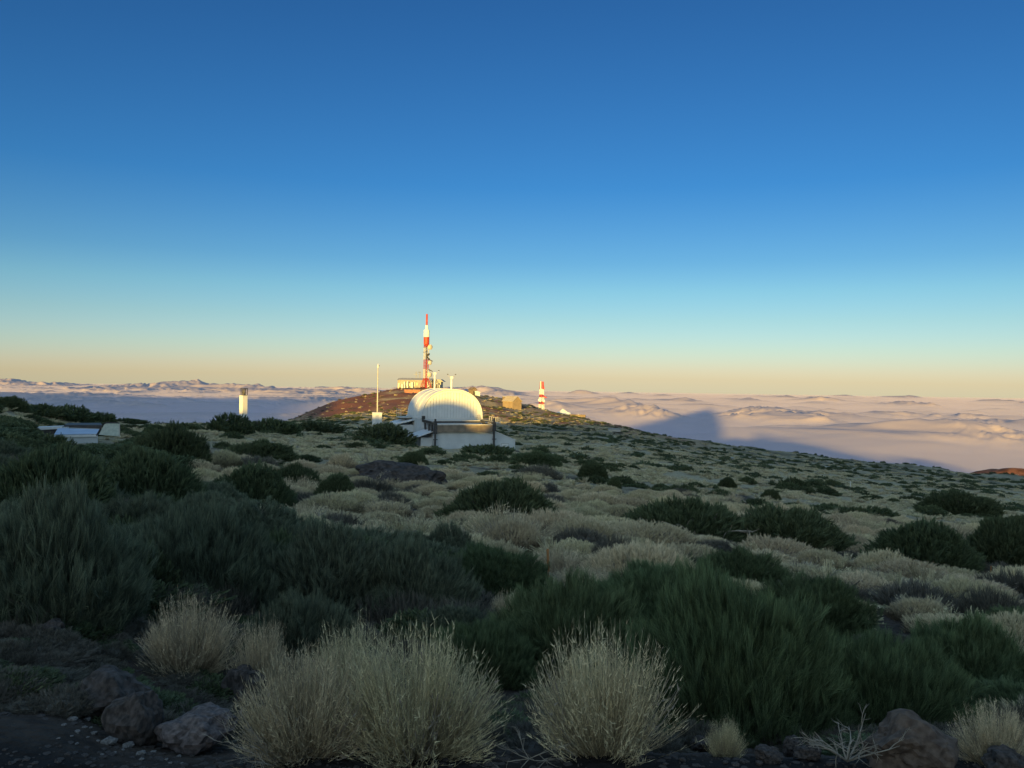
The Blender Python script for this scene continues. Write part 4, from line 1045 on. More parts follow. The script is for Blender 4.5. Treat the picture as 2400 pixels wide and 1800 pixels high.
# hero plants, read off the photograph: kind, centre column, base row, width, height (pixels), label
HERO = [
 # foreground straw tussocks
 ('P', 440, 1598, 280, 205, 'pale dry tussock standing alone above the dark boulders at lower left', 0),
 ('P', 612, 1640, 170, 190, 'slim pale dry tussock squeezed between the lone left tussock and the widest one', 2),
 ('P', 975, 1805, 470, 365, 'widest straw coloured tussock in the middle of the bottom edge', 1),
 ('P', 710, 1800, 390, 300, 'lower left flank tussock growing against the widest straw tussock', 0),
 ('P', 830, 1720, 330, 250, 'straw coloured tussock filling the gap behind the two widest ones', 2),
 ('P', 1415, 1790, 470, 315, 'fan shaped straw tussock with dark gaps at its foot, right of the widest one', 2),
 ('P', 1700, 1775, 110, 100, 'small sparse dry sprig between the fan tussock and the bleached branch', 2),
 ('P', 2330, 1800, 210, 170, 'dry yellowish grass clump in the lower right corner behind the brown boulder', 1),
 ('P', 1190, 1480, 130, 90, 'small pale tuft poking out of the dark green brooms above the fan tussock', 2),
 ('P', 2375, 1585, 200, 120, 'silvery pale tussock cut by the right edge above the long green broom', 1),
 ('P', 1375, 1390, 250, 60, 'row of pale stems behind the green broom right of the orange post', 1),
 # near green broom, right
 ('G', 1340, 1590, 400, 215, 'dark green broom behind the fan tussock, leftmost of the green mass', 0),
 ('G', 1720, 1740, 560, 360, 'largest fresh green broom right of the fan tussock', 2),
 ('G', 2040, 1720, 460, 250, 'low green broom sloping down behind the brown boulder', 1),
 ('G', 2260, 1640, 330, 190, 'dark green broom rising at the right edge below the silvery tussock', 0),
 ('G', 1560, 1480, 360, 150, 'green broom directly behind the largest one', 1),
 ('G', 1735, 1385, 240, 85, 'rounded green broom with straw grass curling round its right side', 0),
 ('G', 1160, 1400, 270, 95, 'dark green broom at the foot of the orange post', 2),
 ('G', 1120, 1600, 260, 150, 'dark green broom wedged between the two widest straw tussocks', 1),
 ('G', 1900, 1500, 300, 120, 'green broom on the rise above the largest broom', 2),
 # grey green belt, left and centre
 ('Y', 130, 1470, 420, 260, 'grey green broom spreading at the left edge above the road bend', 0),
 ('Y', 450, 1430, 420, 230, 'grey green broom behind the lone left tussock', 1),
 ('Y', 760, 1440, 400, 165, 'olive grey broom in the belt behind the widest straw tussock', 0),
 ('Y', 700, 1560, 260, 150, 'blue green broom just behind the slim pale tussock', 1),
 ('Y', 960, 1460, 300, 150, 'grey broom with thin upright tips behind the widest tussock', 0),
 ('Y', 300, 1300, 330, 120, 'grey green broom in the second rank on the left', 1),
 ('Y', 580, 1300, 330, 85, 'grey green broom under the strip of straw grass left of centre', 0),
 ('Y', 850, 1335, 300, 80, 'olive broom below the grey dead twigs left of centre', 1),
 ('Y', 40, 1350, 260, 140, 'dim grey broom cut by the left edge', 1),
 ('Y', 1020, 1360, 220, 66, 'green broom with ragged top beside the pale grass slope', 0),
 # dark domes upper left
 ('L', 110, 1235, 330, 200, 'huge dark green dome bush filling the left edge', 0),
 ('L', 340, 1205, 300, 150, 'dark green dome bush right of the huge left dome', 2),
 ('L', 400, 1095, 200, 105, 'rounded olive bush in front of the wind screen', 1),
 ('L', 590, 1205, 240, 120, 'dark dome bush at the head of the straw grass strip', 2),
 ('L', 210, 1072, 320, 30, 'low dark bush hiding the foot of the grey roof shelter', 1),
 ('L', 30, 1070, 180, 45, 'dark bush left of the flat roof shed', 0),
 ('L', 690, 1150, 130, 62, 'small dark bush behind the lava outcrop on its left', 1),
 ('L', 610, 1078, 180, 48, 'flat dark bush in the pale tussocks under the instrument tower', 1),
 ('L', 790, 1172, 110, 60, 'dark bush left of the long lava outcrop', 2),
 # domes of the middle distance
 ('L', 1175, 1228, 310, 124, 'lone dark green dome bush in the middle of the straw field', 0),
 ('L', 1610, 1274, 330, 108, 'left part of the long dark hedge like bush right of centre', 1),
 ('L', 1840, 1294, 340, 118, 'right part of the long dark hedge like bush right of centre', 0),
 ('L', 2165, 1335, 280, 120, 'dark bush mound low on the right with straw grass below', 2),
 ('L', 2360, 1335, 210, 125, 'dark bush mound cut by the right edge', 0),
 ('L', 2250, 1207, 190, 58, 'flat dark bush above the two mounds on the right', 1),
 ('L', 1390, 1122, 84, 42, 'round dark bush right of the observatory below the pale field', 0),
 ('L', 1440, 1145, 40, 27, 'small round ball bush beside the round dark one', 2),
 ('L', 1705, 1145, 48, 28, 'small round bush alone in the pale field under the dirt track', 2),
 ('L', 1806, 1172, 50, 27, 'small round ball bush left of the wedge of dark scrub', 0),
 ('L', 1862, 1152, 84, 38, 'wedge shaped dark bush in the pale field on the right', 1),
 ('L', 1140, 1069, 150, 32, 'dark green bush against the front wall of the observatory', 1),
 ('L', 1255, 1092, 140, 34, 'dark bush below the right wing of the observatory', 1),
 ('L', 895, 1037, 160, 50, 'dark dome bush under the white cabin', 0),
 ('L', 740, 1014, 150, 30, 'low dark bush at the foot of the red hill flank', 1),
 ('L', 640, 1014, 150, 40, 'dark bush right of the instrument tower', 1),
 ('L', 540, 1016, 130, 52, 'dark bush with sunlit crown left of the instrument tower', 0),
 ('L', 970, 1090, 80, 32, 'small dark bush below the left corner of the observatory', 2),
 ('L', 430, 1010, 90, 22, 'low dark tuft on the skyline left of the instrument tower', 1),
 ('L', 1500, 1235, 110, 34, 'thin dark scrub left of the long hedge like bush', 1),
 # far left knoll
 ('L', 22, 962, 90, 36, 'rounded bush on the crest of the far left knoll', 0),
 ('L', 95, 975, 130, 34, 'dark bush on the knoll crest next to the rounded one', 1),
 ('L', 165, 985, 130, 40, 'dark bush on the falling side of the far left knoll', 2),
 ('L', 232, 992, 90, 30, 'dark bush at the right end of the far left knoll', 1),
 ('L', 25, 1008, 110, 28, 'dark bush halfway down the far left knoll', 1),
 ('L', 300, 992, 100, 16, 'low scrub on the skyline between knoll and instrument tower', 1),
 # grey twiggy ones
 ('W', 1440, 1330, 130, 80, 'grey brown twiggy bush capped with straw right of the orange post', 0),
 ('W', 1360, 1290, 150, 50, 'grey twiggy bush in the straw grass right of the orange post', 1),
 ('W', 780, 1255, 200, 50, 'tangle of grey dead twigs below the straw grass strip', 1),
 ('W', 860, 1165, 150, 45, 'bluish twiggy bush left of the lava outcrop', 0),
 ('W', 600, 1105, 120, 45, 'silver grey twigs among the pale tussocks on the left', 2),
 ('W', 1950, 1420, 260, 60, 'purplish twiggy scrub below the pale tussocks on the right', 1),
 ('W', 2330, 1470, 200, 90, 'dark twiggy scrub at the right edge above the silvery tussock', 0),
 ('W', 1260, 1120, 120, 30, 'grey twiggy bush under the dark one by the right wing', 1),
 # larger straw domes of the middle distance
 ('p', 1200, 1295, 190, 115, 'tall straw dome left above the orange post', 0),
 ('p', 1478, 1300, 150, 62, 'straw dome above the grey twiggy bush', 1),
 ('p', 1450, 1262, 190, 60, 'broad straw dome against the long dark bush', 1),
 ('p', 1090, 1300, 220, 70, 'straw dome on the slope left of the orange post', 3),
 ('p', 950, 1290, 240, 60, 'long yellow straw swell below the lava stone', 1),
 ('p', 770, 1210, 190, 62, 'straw grass swell below the dark dome at left centre', 2),
 ('p', 900, 1215, 160, 55, 'straw grass swell below the lava outcrop', 1),
 ('p', 800, 1108, 92, 62, 'tall grey straw dome left of the lava outcrop top', 0),
 ('p', 522, 1095, 110, 55, 'pale straw dome far left in the tussock field', 2),
 ('p', 2155, 1462, 170, 72, 'cream dome tussock on the slope at lower right', 0),
 ('p', 2050, 1385, 240, 52, 'cream swell of straw above the dome tussock at right', 1),
 ('p', 2280, 1400, 220, 60, 'cream swell of straw under the right dark mound', 3),
 ('p', 1870, 1370, 260, 56, 'ridge of cream straw below the long hedge like bush', 1),
 ('p', 2000, 1450, 120, 50, 'small cream tussock left of the dome tussock at right', 2),
 ('p', 1790, 1330, 200, 46, 'straw curling along the right of the rounded broom', 1),
 ('p', 560, 1245, 260, 45, 'strip of straw grass below the dark dome left of centre', 3),
]
def add_hero():
    for i, (k, cx, by, w_, h_, lab, v) in enumerate(HERO):
        p = hit(cx, by)
        d = p.y / F
        rad = w_ * d / 2; hg = h_ * d
        back = min(rad, 1.4) * (0.55 if by > 1100 else 0.35)
        x, y = p.x + p.x / p.y * back, p.y + back
        z = GZ(x, y)
        D = p.y
        hg = hg * (1 + 0.0) + max(0.0, (p.z - z)) * 0.0
        pos = (x, y, z - 0.02)
        TAKEN.append((x, y, rad * (1.0 if k != 'P' else 0.8)))
        if k == 'P':
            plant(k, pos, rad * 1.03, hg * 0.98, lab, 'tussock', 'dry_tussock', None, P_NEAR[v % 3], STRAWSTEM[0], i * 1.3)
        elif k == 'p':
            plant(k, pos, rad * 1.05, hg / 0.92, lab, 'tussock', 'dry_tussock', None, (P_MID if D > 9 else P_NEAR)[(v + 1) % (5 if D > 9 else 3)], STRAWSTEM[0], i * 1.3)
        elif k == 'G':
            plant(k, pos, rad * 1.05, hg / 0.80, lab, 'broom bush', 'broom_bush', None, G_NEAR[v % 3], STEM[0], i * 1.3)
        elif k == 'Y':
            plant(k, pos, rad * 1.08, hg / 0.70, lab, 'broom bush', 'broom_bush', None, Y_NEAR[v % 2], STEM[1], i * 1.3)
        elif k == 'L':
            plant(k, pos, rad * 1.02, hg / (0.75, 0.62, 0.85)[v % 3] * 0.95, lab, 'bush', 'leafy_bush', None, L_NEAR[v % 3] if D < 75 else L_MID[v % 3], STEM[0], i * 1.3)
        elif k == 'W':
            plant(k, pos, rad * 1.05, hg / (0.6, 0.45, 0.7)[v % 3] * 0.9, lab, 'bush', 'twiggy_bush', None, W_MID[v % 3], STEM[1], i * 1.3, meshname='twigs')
add_hero()

# landmarks by which the scattered plants are told apart
LMK = [(1283, 1335, 'the orange post'), (1200, 1295, 'the tall straw dome'), (1175, 1228, 'the lone dark dome bush'), (1600, 1272, 'the long dark bush'), (1870, 1292, 'the long dark bush end'),
       (2165, 1335, 'the right dark mound'), (2350, 1330, 'the mound at the right edge'), (2250, 1207, 'the flat dark bush at right'), (1390, 1122, 'the round dark bush'), (1440, 1145, 'the small ball bush'),
       (1705, 1145, 'the bush under the track'), (1862, 1152, 'the wedge shaped bush'), (1140, 1069, 'the observatory front wall'), (1255, 1092, 'the observatory right wing'), (895, 1037, 'the white cabin bush'),
       (640, 1014, 'the instrument tower bushes'), (905, 1128, 'the outcrop left end'), (1000, 1150, 'the outcrop right knob'), (610, 1078, 'the flat left bush'), (790, 1172, 'the bush by the outcrop'),
       (590, 1205, 'the straw strip bush'), (970, 1245, 'the lone lava stone'), (2155, 1462, 'the cream dome tussock'), (2050, 1385, 'the cream swell of straw'), (1735, 1385, 'the rounded green broom'),
       (1640, 1275, 'the leafless grey branch'), (1530, 1054, 'the dirt track'), (1900, 1090, 'the dirt track end'), (1440, 1330, 'the straw capped bush'), (2330, 1470, 'the right edge scrub'),
       (1440, 1013, 'the concrete tank'), (760, 1250, 'the tangle of dead twigs'), (1060, 1300, 'the dome by the post'), (2000, 1180, 'the right pale gap'), (2150, 1150, 'the far right scrub')]
LMW = [(hit(a_, b_), n_) for a_, b_, n_ in LMK]
USED = {}
def told_apart(x, y, rad, hr, noun, lo, hi, avoid=''):
    size = 'small' if rad < lo else ('large' if rad > hi else 'medium')
    shape = 'flat' if hr < 0.72 else ('tall' if hr > 0.84 else 'rounded')
    order = sorted(LMW, key=lambda q: (q[0].x - x) ** 2 + ((q[0].y - y) * 0.7) ** 2)
    for q, n_ in order[:3]:
        dx, dy = x - q.x, y - q.y
        dist = math.hypot(dx, dy)
        rel = ('right of' if dx > 0 else 'left of') if abs(dx) > abs(dy) * 0.7 else ('behind' if dy > 0 else 'in front of')
        for adv in (('just ', 'a little ', 'some way ', 'far ') if False else (('just ',) if dist < 2.5 else ('a few steps ',) if dist < 7 else ('some way ',))):
            lab = '%s %s %s %s%s %s' % (size, shape, noun, adv, rel, n_)
            if lab not in USED:
                USED[lab] = 1
                return lab
    q, n_ = order[0]; dx, dy = x - q.x, y - q.y
    rel = ('right of' if dx > 0 else 'left of') if abs(dx) > abs(dy) * 0.7 else ('behind' if dy > 0 else 'in front of')
    dist = math.hypot(dx, dy)
    return '%s %s %s %s%s %s' % (size, shape, noun, 'just ' if dist < 2.5 else 'a few steps ' if dist < 7 else 'some way ', rel, n_)

def scatter_things():
    r = random.Random(5)
    def run(count, c0, c1, d0, d1, r0, r1_, meshes, name, noun, cat, group, cond, fr, tk, h0, h1, sink, rs=lambda D: 1.0):
        n = tries = 0
        while n < count and tries < 14000:
            tries += 1
            c = r.uniform(c0, c1); D = math.exp(r.uniform(math.log(d0), math.log(d1)))
            x = (c - 1200) / F * D; y = D
            rad = r.uniform(r0, r1_) * rs(D)
            if not cond(c, D, x) or not free(x, y, rad * fr): continue
            TAKEN.append((x, y, rad * tk))
            hr = r.uniform(h0, h1)
            lab = told_apart(x, y, rad, hr, noun, r0 + (r1_ - r0) * 0.33, r0 + (r1_ - r0) * 0.7)
            single(meshes[r.randrange(len(meshes))], name, (x, y, GZ(x, y) - sink), rad, rad * hr, lab, cat, group, r.uniform(0, 6.28))
            n += 1
    pn = lambda x, y, a, b, sd: float(perlin(np.array([x / a]), np.array([y / b]), sd)[0])
    run(285, 440, 2450, 9.5, 48, 0.55, 1.3, P_MID, 'dry_tussock', 'straw tussock', 'tussock', 'straw tussocks of the open slope',
        lambda c, D, x: not (c < 620 and D < 22) and not (c < 1150 and D < 12.5) and pn(x, D, 7, 7, 501) > -0.5, 0.8, 0.72, 0.6, 0.9, 0.03)
    run(125, 500, 2450, 24, 120, 0.5, 1.35, L_MID, 'scrub_bush', 'dark shrub', 'bush', 'dark shrubs of the open slope',
        lambda c, D, x: not (c < 900 and D > 95) and not (950 < c < 1260 and 96 < D < 128) and pn(x, D, 11, 8, 601) > 0.0, 0.8, 1.0, 0.6, 0.95, 0.05, lambda D: 1 if D < 60 else 1.25)
    run(75, 500, 2450, 11, 50, 0.45, 0.85, W_MID, 'twiggy_bush', 'grey twiggy shrub', 'bush', 'grey twiggy shrubs of the open slope',
        lambda c, D, x: not (c < 1150 and D < 14), 0.6, 0.7, 0.6, 1.0, 0.03)
scatter_things()

# ground cover nobody could count: points carrying copies of a few small plants
def scatter_stuff(name, label, pts, rad, hgt, meshes, seed=1):
    n = len(pts)
    r = np.random.default_rng(seed)
    me = bpy.data.meshes.new(name)
    me.vertices.add(n); me.vertices.foreach_set('co', np.asarray(pts, np.float32).ravel())
    a = me.attributes.new('size', 'FLOAT_VECTOR', 'POINT'); a.data.foreach_set('vector', np.stack([rad, rad, hgt], 1).astype(np.float32).ravel())
    a = me.attributes.new('turn', 'FLOAT_VECTOR', 'POINT'); a.data.foreach_set('vector', np.stack([np.zeros(n), np.zeros(n), r.uniform(0, 6.28, n)], 1).astype(np.float32).ravel())
    a = me.attributes.new('pick', 'INT', 'POINT'); a.data.foreach_set('value', r.integers(0, len(meshes), n).astype(np.int32))
    o = obj(name, me); tag(o, label, kind='stuff')
    coll = bpy.data.collections.new(name + '_kinds')
    for i, m in enumerate(meshes):
        coll.objects.link(bpy.data.objects.new('%s_kind_%d' % (name, i), m))
    ng = bpy.data.node_groups.new(name, 'GeometryNodeTree')
    ng.interface.new_socket('Geometry', in_out='INPUT', socket_type='NodeSocketGeometry')
    ng.interface.new_socket('Geometry', in_out='OUTPUT', socket_type='NodeSocketGeometry')
    gi = ng.nodes.new('NodeGroupInput'); go = ng.nodes.new('NodeGroupOutput')
    mp = ng.nodes.new('GeometryNodeMeshToPoints')
    ip = ng.nodes.new('GeometryNodeInstanceOnPoints'); ci = ng.nodes.new('GeometryNodeCollectionInfo')
    ci.inputs['Collection'].default_value = coll; ci.inputs['Separate Children'].default_value = True; ci.inputs['Reset Children'].default_value = True
    ip.inputs['Pick Instance'].default_value = True
    def na(nm, ty):
        k = ng.nodes.new('GeometryNodeInputNamedAttribute'); k.data_type = ty; k.inputs['Name'].default_value = nm; return k.outputs['Attribute']
    ng.links.new(gi.outputs[0], mp.inputs['Mesh']); ng.links.new(mp.outputs[0], ip.inputs['Points'])
    ng.links.new(ci.outputs[0], ip.inputs['Instance'])
    ng.links.new(na('size', 'FLOAT_VECTOR'), ip.inputs['Scale']); ng.links.new(na('turn', 'FLOAT_VECTOR'), ip.inputs['Rotation']); ng.links.new(na('pick', 'INT'), ip.inputs['Instance Index'])
    ng.links.new(ip.outputs[0], go.inputs[0])
    md = o.modifiers.new('scatter', 'NODES'); md.node_group = ng
    return o

def pts_in(n, c0, c1, d0, d1, seed, flt=None, power=1.0):
    r = np.random.default_rng(seed)
    c = r.uniform(c0, c1, n)
    if power == 0: D = np.exp(r.uniform(math.log(d0), math.log(d1), n))
    else: D = (r.uniform(d0 ** power, d1 ** power, n)) ** (1 / power)
    x = (c - 1200) / F * D
    ok = np.ones(n, bool) if flt is None else flt(c, x, D)
    x, D = x[ok], D[ok]
    z = ground_rel(x, D) + EYE
    return np.stack([x, D, z], 1)

nofoot = lambda c, D: ~((c > 940) & (c < 1225) & (D > 98) & (D < 127))
# straw between the tussocks
P1_ = pts_in(2400, -100, 2600, 10, 75, 701, lambda c, x, D: (perlin(x / 5, D / 5, 711) > -0.35) & ~((c < 560) & (D < 70)) & ~((c < 1150) & (D < 13)), 1.4)
r1 = np.random.default_rng(3)
scatter_stuff('straw_grass', 'dry straw grass covering the slope between the tussocks', P1_, r1.uniform(0.3, 0.7, len(P1_)), r1.uniform(0.2, 0.5, len(P1_)), P_FAR, 2)
P2_ = pts_in(26000, -200, 2700, 60, 300, 702, lambda c, x, D: (fbm(x / 16, D / 9, 3, 721) > -0.25 + sstep(150, 260, D) * 0.45) & nofoot(c, D), 1.3)
scatter_stuff('far_straw_grass', 'pale dry grass covering the far slope', P2_, r1.uniform(0.4, 1.1, len(P2_)), r1.uniform(0.2, 0.5, len(P2_)), P_FAR, 3)
P3_ = pts_in(9000, -200, 2700, 90, 385, 703, lambda c, x, D: (fbm(x / 20, D / 11, 3, 731) > 0.18 - sstep(120, 230, D) * 0.25 + sstep(235, 300, D) * 0.1) & nofoot(c, D) & ~((c > 700) & (c < 1010) & (D > 290) & (r1.uniform(0, 1, len(c)) < 0.8)), 1.2)
scatter_stuff('far_scrub', 'dark low scrub covering the far slope', P3_, r1.uniform(0.5, 1.7, len(P3_)), r1.uniform(0.35, 1.0, len(P3_)), L_FAR, 4)
P4_ = pts_in(2600, 600, 1500, 245, 400, 704, lambda c, x, D: (fbm(x / 9, D / 6, 3, 741) > -0.1) & ((c > 990) | (np.random.default_rng(6).uniform(0, 1, len(c)) < 0.25)), 1.0)
scatter_stuff('hill_scrub', 'ochre and grey dry scrub dotted over the volcanic hill', P4_, r1.uniform(0.4, 1.3, len(P4_)), r1.uniform(0.3, 0.8, len(P4_)), [P_FAR[0], P_FAR[1], W_MID[0]], 5)
# filler under and between the near brooms, on the left
P5_ = pts_in(420, -350, 1180, 7.0, 26, 705, lambda c, x, D: (c < 560) | ((D < 12.5) & (c < 1180) & (D > 8)), 1.0)
scatter_stuff('undergrowth', 'grey green undergrowth between the brooms', P5_, r1.uniform(0.35, 0.8, len(P5_)), r1.uniform(0.3, 0.75, len(P5_)), [Y_NEAR[0], L_MID[0], W_MID[1]], 6)
P7_ = pts_in(260, 2430, 3700, 3.9, 13, 707, None, 1.0)
scatter_stuff('verge_scrub', 'dry and green scrub continuing beyond the right edge', P7_, r1.uniform(0.25, 0.6, len(P7_)), r1.uniform(0.2, 0.5, len(P7_)), [P_MID[1], P_MID[2], L_MID[0], W_MID[0], G_NEAR[1]], 10)
P6_ = pts_in(300, -350, 420, 24, 84, 706, lambda c, x, D: ~((c > 50) & (c < 310) & (D > 30) & (D < 66)), 1.0)
scatter_stuff('knoll_scrub', 'dark scrub covering the knoll on the left', P6_, r1.uniform(0.7, 1.6, len(P6_)), r1.uniform(0.45, 1.0, len(P6_)), L_MID, 7)

# ------------------------------------------------------------------ rocks, pebbles, post, dead wood
def rock_mesh(seed, mat, sub=4, flat=0.7, rough=0.28):
    import bmesh
    bm = bmesh.new(); bmesh.ops.create_icosphere(bm, subdivisions=sub, radius=1)
    from mathutils import noise
    r = random.Random(seed); off = Vector((r.uniform(0, 50), r.uniform(0, 50), r.uniform(0, 50)))
    pl = [(Vector((r.gauss(0, 1), r.gauss(0, 1), r.gauss(0, 1))).normalized(), r.uniform(0.62, 0.9)) for _ in range(9)]
    for v in bm.verts:
        c = v.co.normalized(); q = 1.0
        for n_, d_ in pl:
            k = c.dot(n_)
            if k > 0: q = min(q, d_ / max(k, 0.2))
        q *= 1 + rough * noise.noise(c * 1.6 + off) + rough * 0.45 * noise.noise(c * 4.5 + off) + rough * 0.22 * noise.noise(c * 11 + off)
        v.co = c * q; v.co.z *= flat
    me = bpy.data.meshes.new('rock'); bm.to_mesh(me); bm.free(); me.materials.append(MT[mat])
    me.polygons.foreach_set('use_smooth', np.full(len(me.polygons), False))
    return me
ROCKS = {}
def rock(px, py, w_, h_, mat, label, seed, name='boulder', sub=4, group=None, rot=0):
    key = (seed, mat, sub)
    if key not in ROCKS: ROCKS[key] = rock_mesh(seed, mat, sub)
    p = hit(px, py); d = p.y / F
    rx = w_ * d / 2 * 1.08
    o = obj(name, ROCKS[key], None, (p.x, p.y + rx * 0.6, p.z + h_ * d * 0.32), rot, (rx, rx * 0.9, h_ * d * 0.85))
    tag(o, label, 'rock', group)
    TAKEN.append((p.x, p.y + rx * 0.6, rx))
    return o
rock(446, 1765, 165, 105, 'rockp', 'pale pinkish pitted boulder at lower left beside the tussock', 1)
rock(300, 1745, 120, 130, 'rock', 'dark angular boulder left of the pale pinkish one', 2, rot=1)
rock(240, 1690, 160, 110, 'rock', 'broad dark boulder above the pebbles at lower left', 3, rot=2)
rock(560, 1655, 90, 90, 'rock', 'dark rounded boulder half hidden behind the left flank tussock', 4)
rock(575, 1725, 60, 50, 'rock', 'small dark stone right of the pale pinkish boulder', 5)
rock(105, 1500, 70, 45, 'rock', 'dim grey stone under the broom at the left edge', 6)
rock(2150, 1815, 200, 120, 'rockb', 'brown boulder at the bottom right in front of the green broom', 7, rot=0.6)
rock(2375, 1830, 110, 60, 'rock', 'grey stone in the very corner at bottom right', 8)
rock(1865, 1775, 50, 50, 'rock', 'upright grey stone left of the bleached branch', 9, 'stone')
rock(1805, 1790, 60, 40, 'rock', 'flat grey stone beside the upright grey stone', 10, 'stone')
rock(1650, 1765, 60, 40, 'rock', 'dark stone in front of the small dry sprig', 11, 'stone')
rock(1900, 1785, 60, 34, 'rock', 'wide grey stone partly under the bleached branch', 12, 'stone')
rock(900, 1128, 150, 46, 'rock', 'left shoulder of the long lava outcrop in the straw field', 13, 'lava_outcrop', rot=0.4)
rock(985, 1150, 120, 60, 'rock', 'right knob of the long lava outcrop in the straw field', 14, 'lava_outcrop', rot=2)
rock(935, 1145, 90, 44, 'rock', 'middle block of the long lava outcrop in the straw field', 15, 'lava_outcrop', rot=3)
rock(967, 1243, 40, 26, 'rock', 'lone dark lava stone in the yellow straw swell', 16, 'lava_stone')
rock(1012, 1046, 12, 10, 'rock', 'dark stone at the foot of the observatory front wall', 17, 'lava_stone')
rr_ = random.Random(9)
small = [rock_mesh(30 + i, 'pebble', 2, 0.6) for i in range(4)]
small_d = [rock_mesh(40 + i, 'rock', 2, 0.6) for i in range(3)]
k_ = 0
for (px, py, s_) in [(142, 1652, 14), (128, 1663, 10), (146, 1672, 12), (170, 1690, 22), (150, 1702, 13), (182, 1718, 16), (198, 1708, 12), (220, 1722, 16), (168, 1728, 9), (137, 1733, 8), (213, 1708, 9),
                     (230, 1740, 10), (255, 1745, 34), (350, 1742, 38), (318, 1745, 12), (330, 1770, 20), (268, 1768, 12), (240, 1772, 10), (332, 1782, 12), (390, 1783, 10), (398, 1790, 10), (300, 1752, 26),
                     (118, 1642, 12), (175, 1665, 20), (160, 1655, 9), (205, 1690, 18), (425, 1792, 9), (180, 1745, 9), (288, 1760, 9), (360, 1765, 14), (206, 1730, 8), (420, 1775, 12),
                     (1780, 1795, 22), (1740, 1790, 14), (1765, 1775, 10), (1700, 1792, 16), (2000, 1797, 12), (1945, 1795, 16), (1560, 1795, 14), (1600, 1785, 18)]:
    p = hit(px, py); d = p.y / F
    o = obj('pebble', (small if px < 1500 else small_d)[k_ % 3], None, (p.x, p.y, p.z + s_ * d * 0.18), k_ * 1.1, (s_ * d / 2 * 1.1, s_ * d / 2 * 0.9, s_ * d * 0.5))
    marks = [(446, 1720, 'the pale pinkish boulder'), (300, 1700, 'the dark angular boulder'), (240, 1650, 'the broad dark boulder'), (150, 1700, 'the bend of the gravel edge')] if px < 1500 else \
            [(1865, 1760, 'the upright grey stone'), (1985, 1770, 'the bleached branch'), (1700, 1760, 'the small dry sprig'), (1600, 1790, 'the foot of the fan tussock')]
    mk = min(marks, key=lambda q: (q[0] - px) ** 2 + (q[1] - py) ** 2)
    dx_, dy_ = px - mk[0], py - mk[1]
    rl = ('right of' if dx_ > 0 else 'left of') if abs(dx_) > abs(dy_) else ('in front of' if dy_ > 0 else 'behind')
    sz = 'tiny' if s_ < 10 else 'small' if s_ < 14 else 'middling' if s_ < 20 else 'larger'
    near_ = 'close' if math.hypot(dx_, dy_) < 38 else 'a hand' if math.hypot(dx_, dy_) < 65 else 'a step'
    tag(o, '%s %s stone %s %s %s' % (sz, 'pale' if px < 1500 else 'grey', near_ if near_ != 'close' else 'close', rl, mk[2]), 'stone', 'stones along the gravel edge' if px < 1500 else 'stones on the bare soil')
    k_ += 1
Pd = pts_in(1500, -400, 2700, 4.0, 9.5, 901, lambda c, x, D: (perlin(x * 0.9, D * 0.9, 911) > -0.45) & ((c < 560) | (D > 4.8) | (c > 1100)) & ~((c < 520) & (D < 4.15)), 1.0)
scatter_stuff('dry_litter', 'low dead grass and twigs lying between the rocks and brooms', Pd, r1.uniform(0.10, 0.30, len(Pd)), r1.uniform(0.05, 0.17, len(Pd)), [W_MID[0], W_MID[1], W_MID[2], L_MID[1]], 9)
Pg = pts_in(7000, -100, 2500, 3.3, 6.0, 801, lambda c, x, D: (perlin(x * 1.6, D * 1.6, 811) > -0.25), 1.0)
scatter_stuff('gravel', 'fine dark gravel and stone chips on the verge', Pg, 0.004 + 0.022 * r1.uniform(0, 1, len(Pg)) ** 3, 0.003 + 0.016 * r1.uniform(0, 1, len(Pg)) ** 3, [small_d[0], small_d[1], small_d[2]], 8)

def branch(seed, L, n, name, label, px, py, mat='deadwood', rot=0.0, spread=1.0, rise=0.6, r0=0.012, group=None, back=0.0):
    r = random.Random(seed)
    p = hit(px, py); p.y += back; p.z = GZ(p.x, p.y)
    t = thing(name, label, 'dead branch', p, rot, group)
    def grow(A_, o, d, ln, rad, dep):
        pts = [o]; q = o
        for i in range(4):
            d = (d + Vector((r.gauss(0, .25), r.gauss(0, .25), r.gauss(0, .18)))).normalized()
            q = q + d * ln / 4; pts.append(q)
        A_.tube(pts, [rad, rad * .85, rad * .7, rad * .5, rad * .3], 5, False)
        if dep:
            for _ in range(3):
                k = r.randint(1, 3)
                grow(A_, pts[k], (d + Vector((r.gauss(0, .6), r.gauss(0, .6), r.gauss(0, .4)))).normalized(), ln * r.uniform(.35, .6), rad * .55, dep - 1)
    for i in range(n):
        a = 2 * math.pi * i / n + r.uniform(-.3, .3)
        A_ = Acc(); grow(A_, Vector((0, 0, 0.02)), Vector((math.cos(a) * spread, math.sin(a) * spread * 0.6, rise + r.uniform(-.2, .3))).normalized(), L * r.uniform(.6, 1), r0, 2)
        part('branch', A_, MT[mat], t)
    return t
branch(1, 0.27, 11, 'bleached_branch', 'bleached dead branch lying before the brown boulder', 1985, 1795, rise=0.5, r0=0.0045)
branch(2, 1.6, 5, 'dead_branch', 'leafless grey branch in front of the long dark bush', 1640, 1275, rise=0.45, r0=0.035, rot=0.4)
branch(3, 1.2, 5, 'dead_branch', 'grey dead twigs in front of the flat dark bush under the instrument tower', 632, 1098, rise=0.6, r0=0.03)
branch(4, 1.0, 7, 'dead_branch', 'fallen tangle of dead twigs below the straw grass strip', 760, 1250, rise=0.25, r0=0.018, spread=1.2)
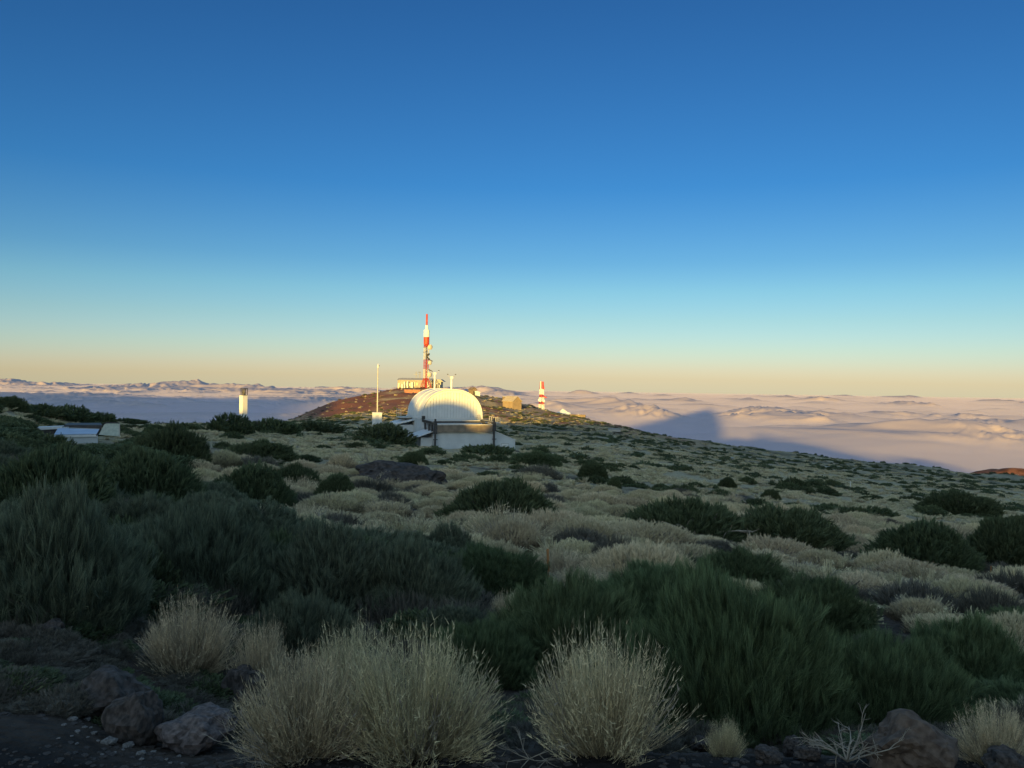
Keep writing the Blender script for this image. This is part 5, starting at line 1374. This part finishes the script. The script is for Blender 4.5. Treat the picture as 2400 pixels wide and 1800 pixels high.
branch(5, 0.7, 3, 'dead_branch', 'pale forked twig on the broom below the yellow straw swell', 915, 1285, rise=0.5, r0=0.014)
branch(6, 0.42, 12, 'dead_branch', 'flattened dry thatch at the left edge above the gravel', 90, 1560, rise=0.15, r0=0.0022, spread=1.2, mat='wood')
branch(7, 0.4, 7, 'dead_branch', 'thin dry twigs creeping over the gravel edge at lower left', 60, 1640, rise=0.15, r0=0.002, mat='wood')
branch(8, 0.3, 7, 'dead_branch', 'fine dry twigs at the foot of the fan tussock', 1240, 1790, rise=0.25, r0=0.002)
branch(9, 0.45, 7, 'dead_branch', 'dry curled stems at the foot of the left flank tussock', 640, 1795, rise=0.45, r0=0.0025)
branch(10, 1.6, 4, 'dead_branch', 'bent grey twigs beside the tall grey straw dome', 865, 1090, rise=0.5, r0=0.03)

def stake(px, py, h_, w_, mat, label, name='wooden_stake', lean=0.0):
    p = hit(px, py); d = p.y / F
    t = thing(name, label, 'post', p, 0.2)
    H_ = h_ * d; r_ = w_ * d / 2
    part('shaft', Acc().tube([(0, 0, -0.1), (lean * H_ * 0.5, 0, H_ * 0.5), (lean * H_, 0, H_ * 0.93)], [r_, r_ * 0.95, r_ * 0.9], 8), MT[mat], t)
    part('tip', Acc().tube([(lean * H_, 0, H_ * 0.931), (lean * H_ * 1.05, 0, H_)], [r_ * 1.15, r_ * 0.8], 8), MT[mat], t)
stake(1286, 1352, 66, 6.5, 'post', 'orange brown wooden post in front of the straw dome', 'wooden_post', -0.05)
stake(1294, 1163, 20, 2.2, 'dark', 'thin dark stake in the pale field below the round bush')
stake(1445, 1092, 12, 1.8, 'cream', 'thin white marker stake near the ball bush')
stake(1791, 1293, 22, 3, 'post', 'thin reddish stake in the cream straw ridge')
stake(2322, 1352, 24, 2.4, 'post', 'thin red tipped stake at the foot of the right dark mound')
stake(1993, 1142, 13, 1.8, 'cream', 'thin pale stake in the dark scrub strip at right')
stake(1982, 1237, 16, 2.4, 'dark', 'short dark stake in the pale field right of the long dark bush')
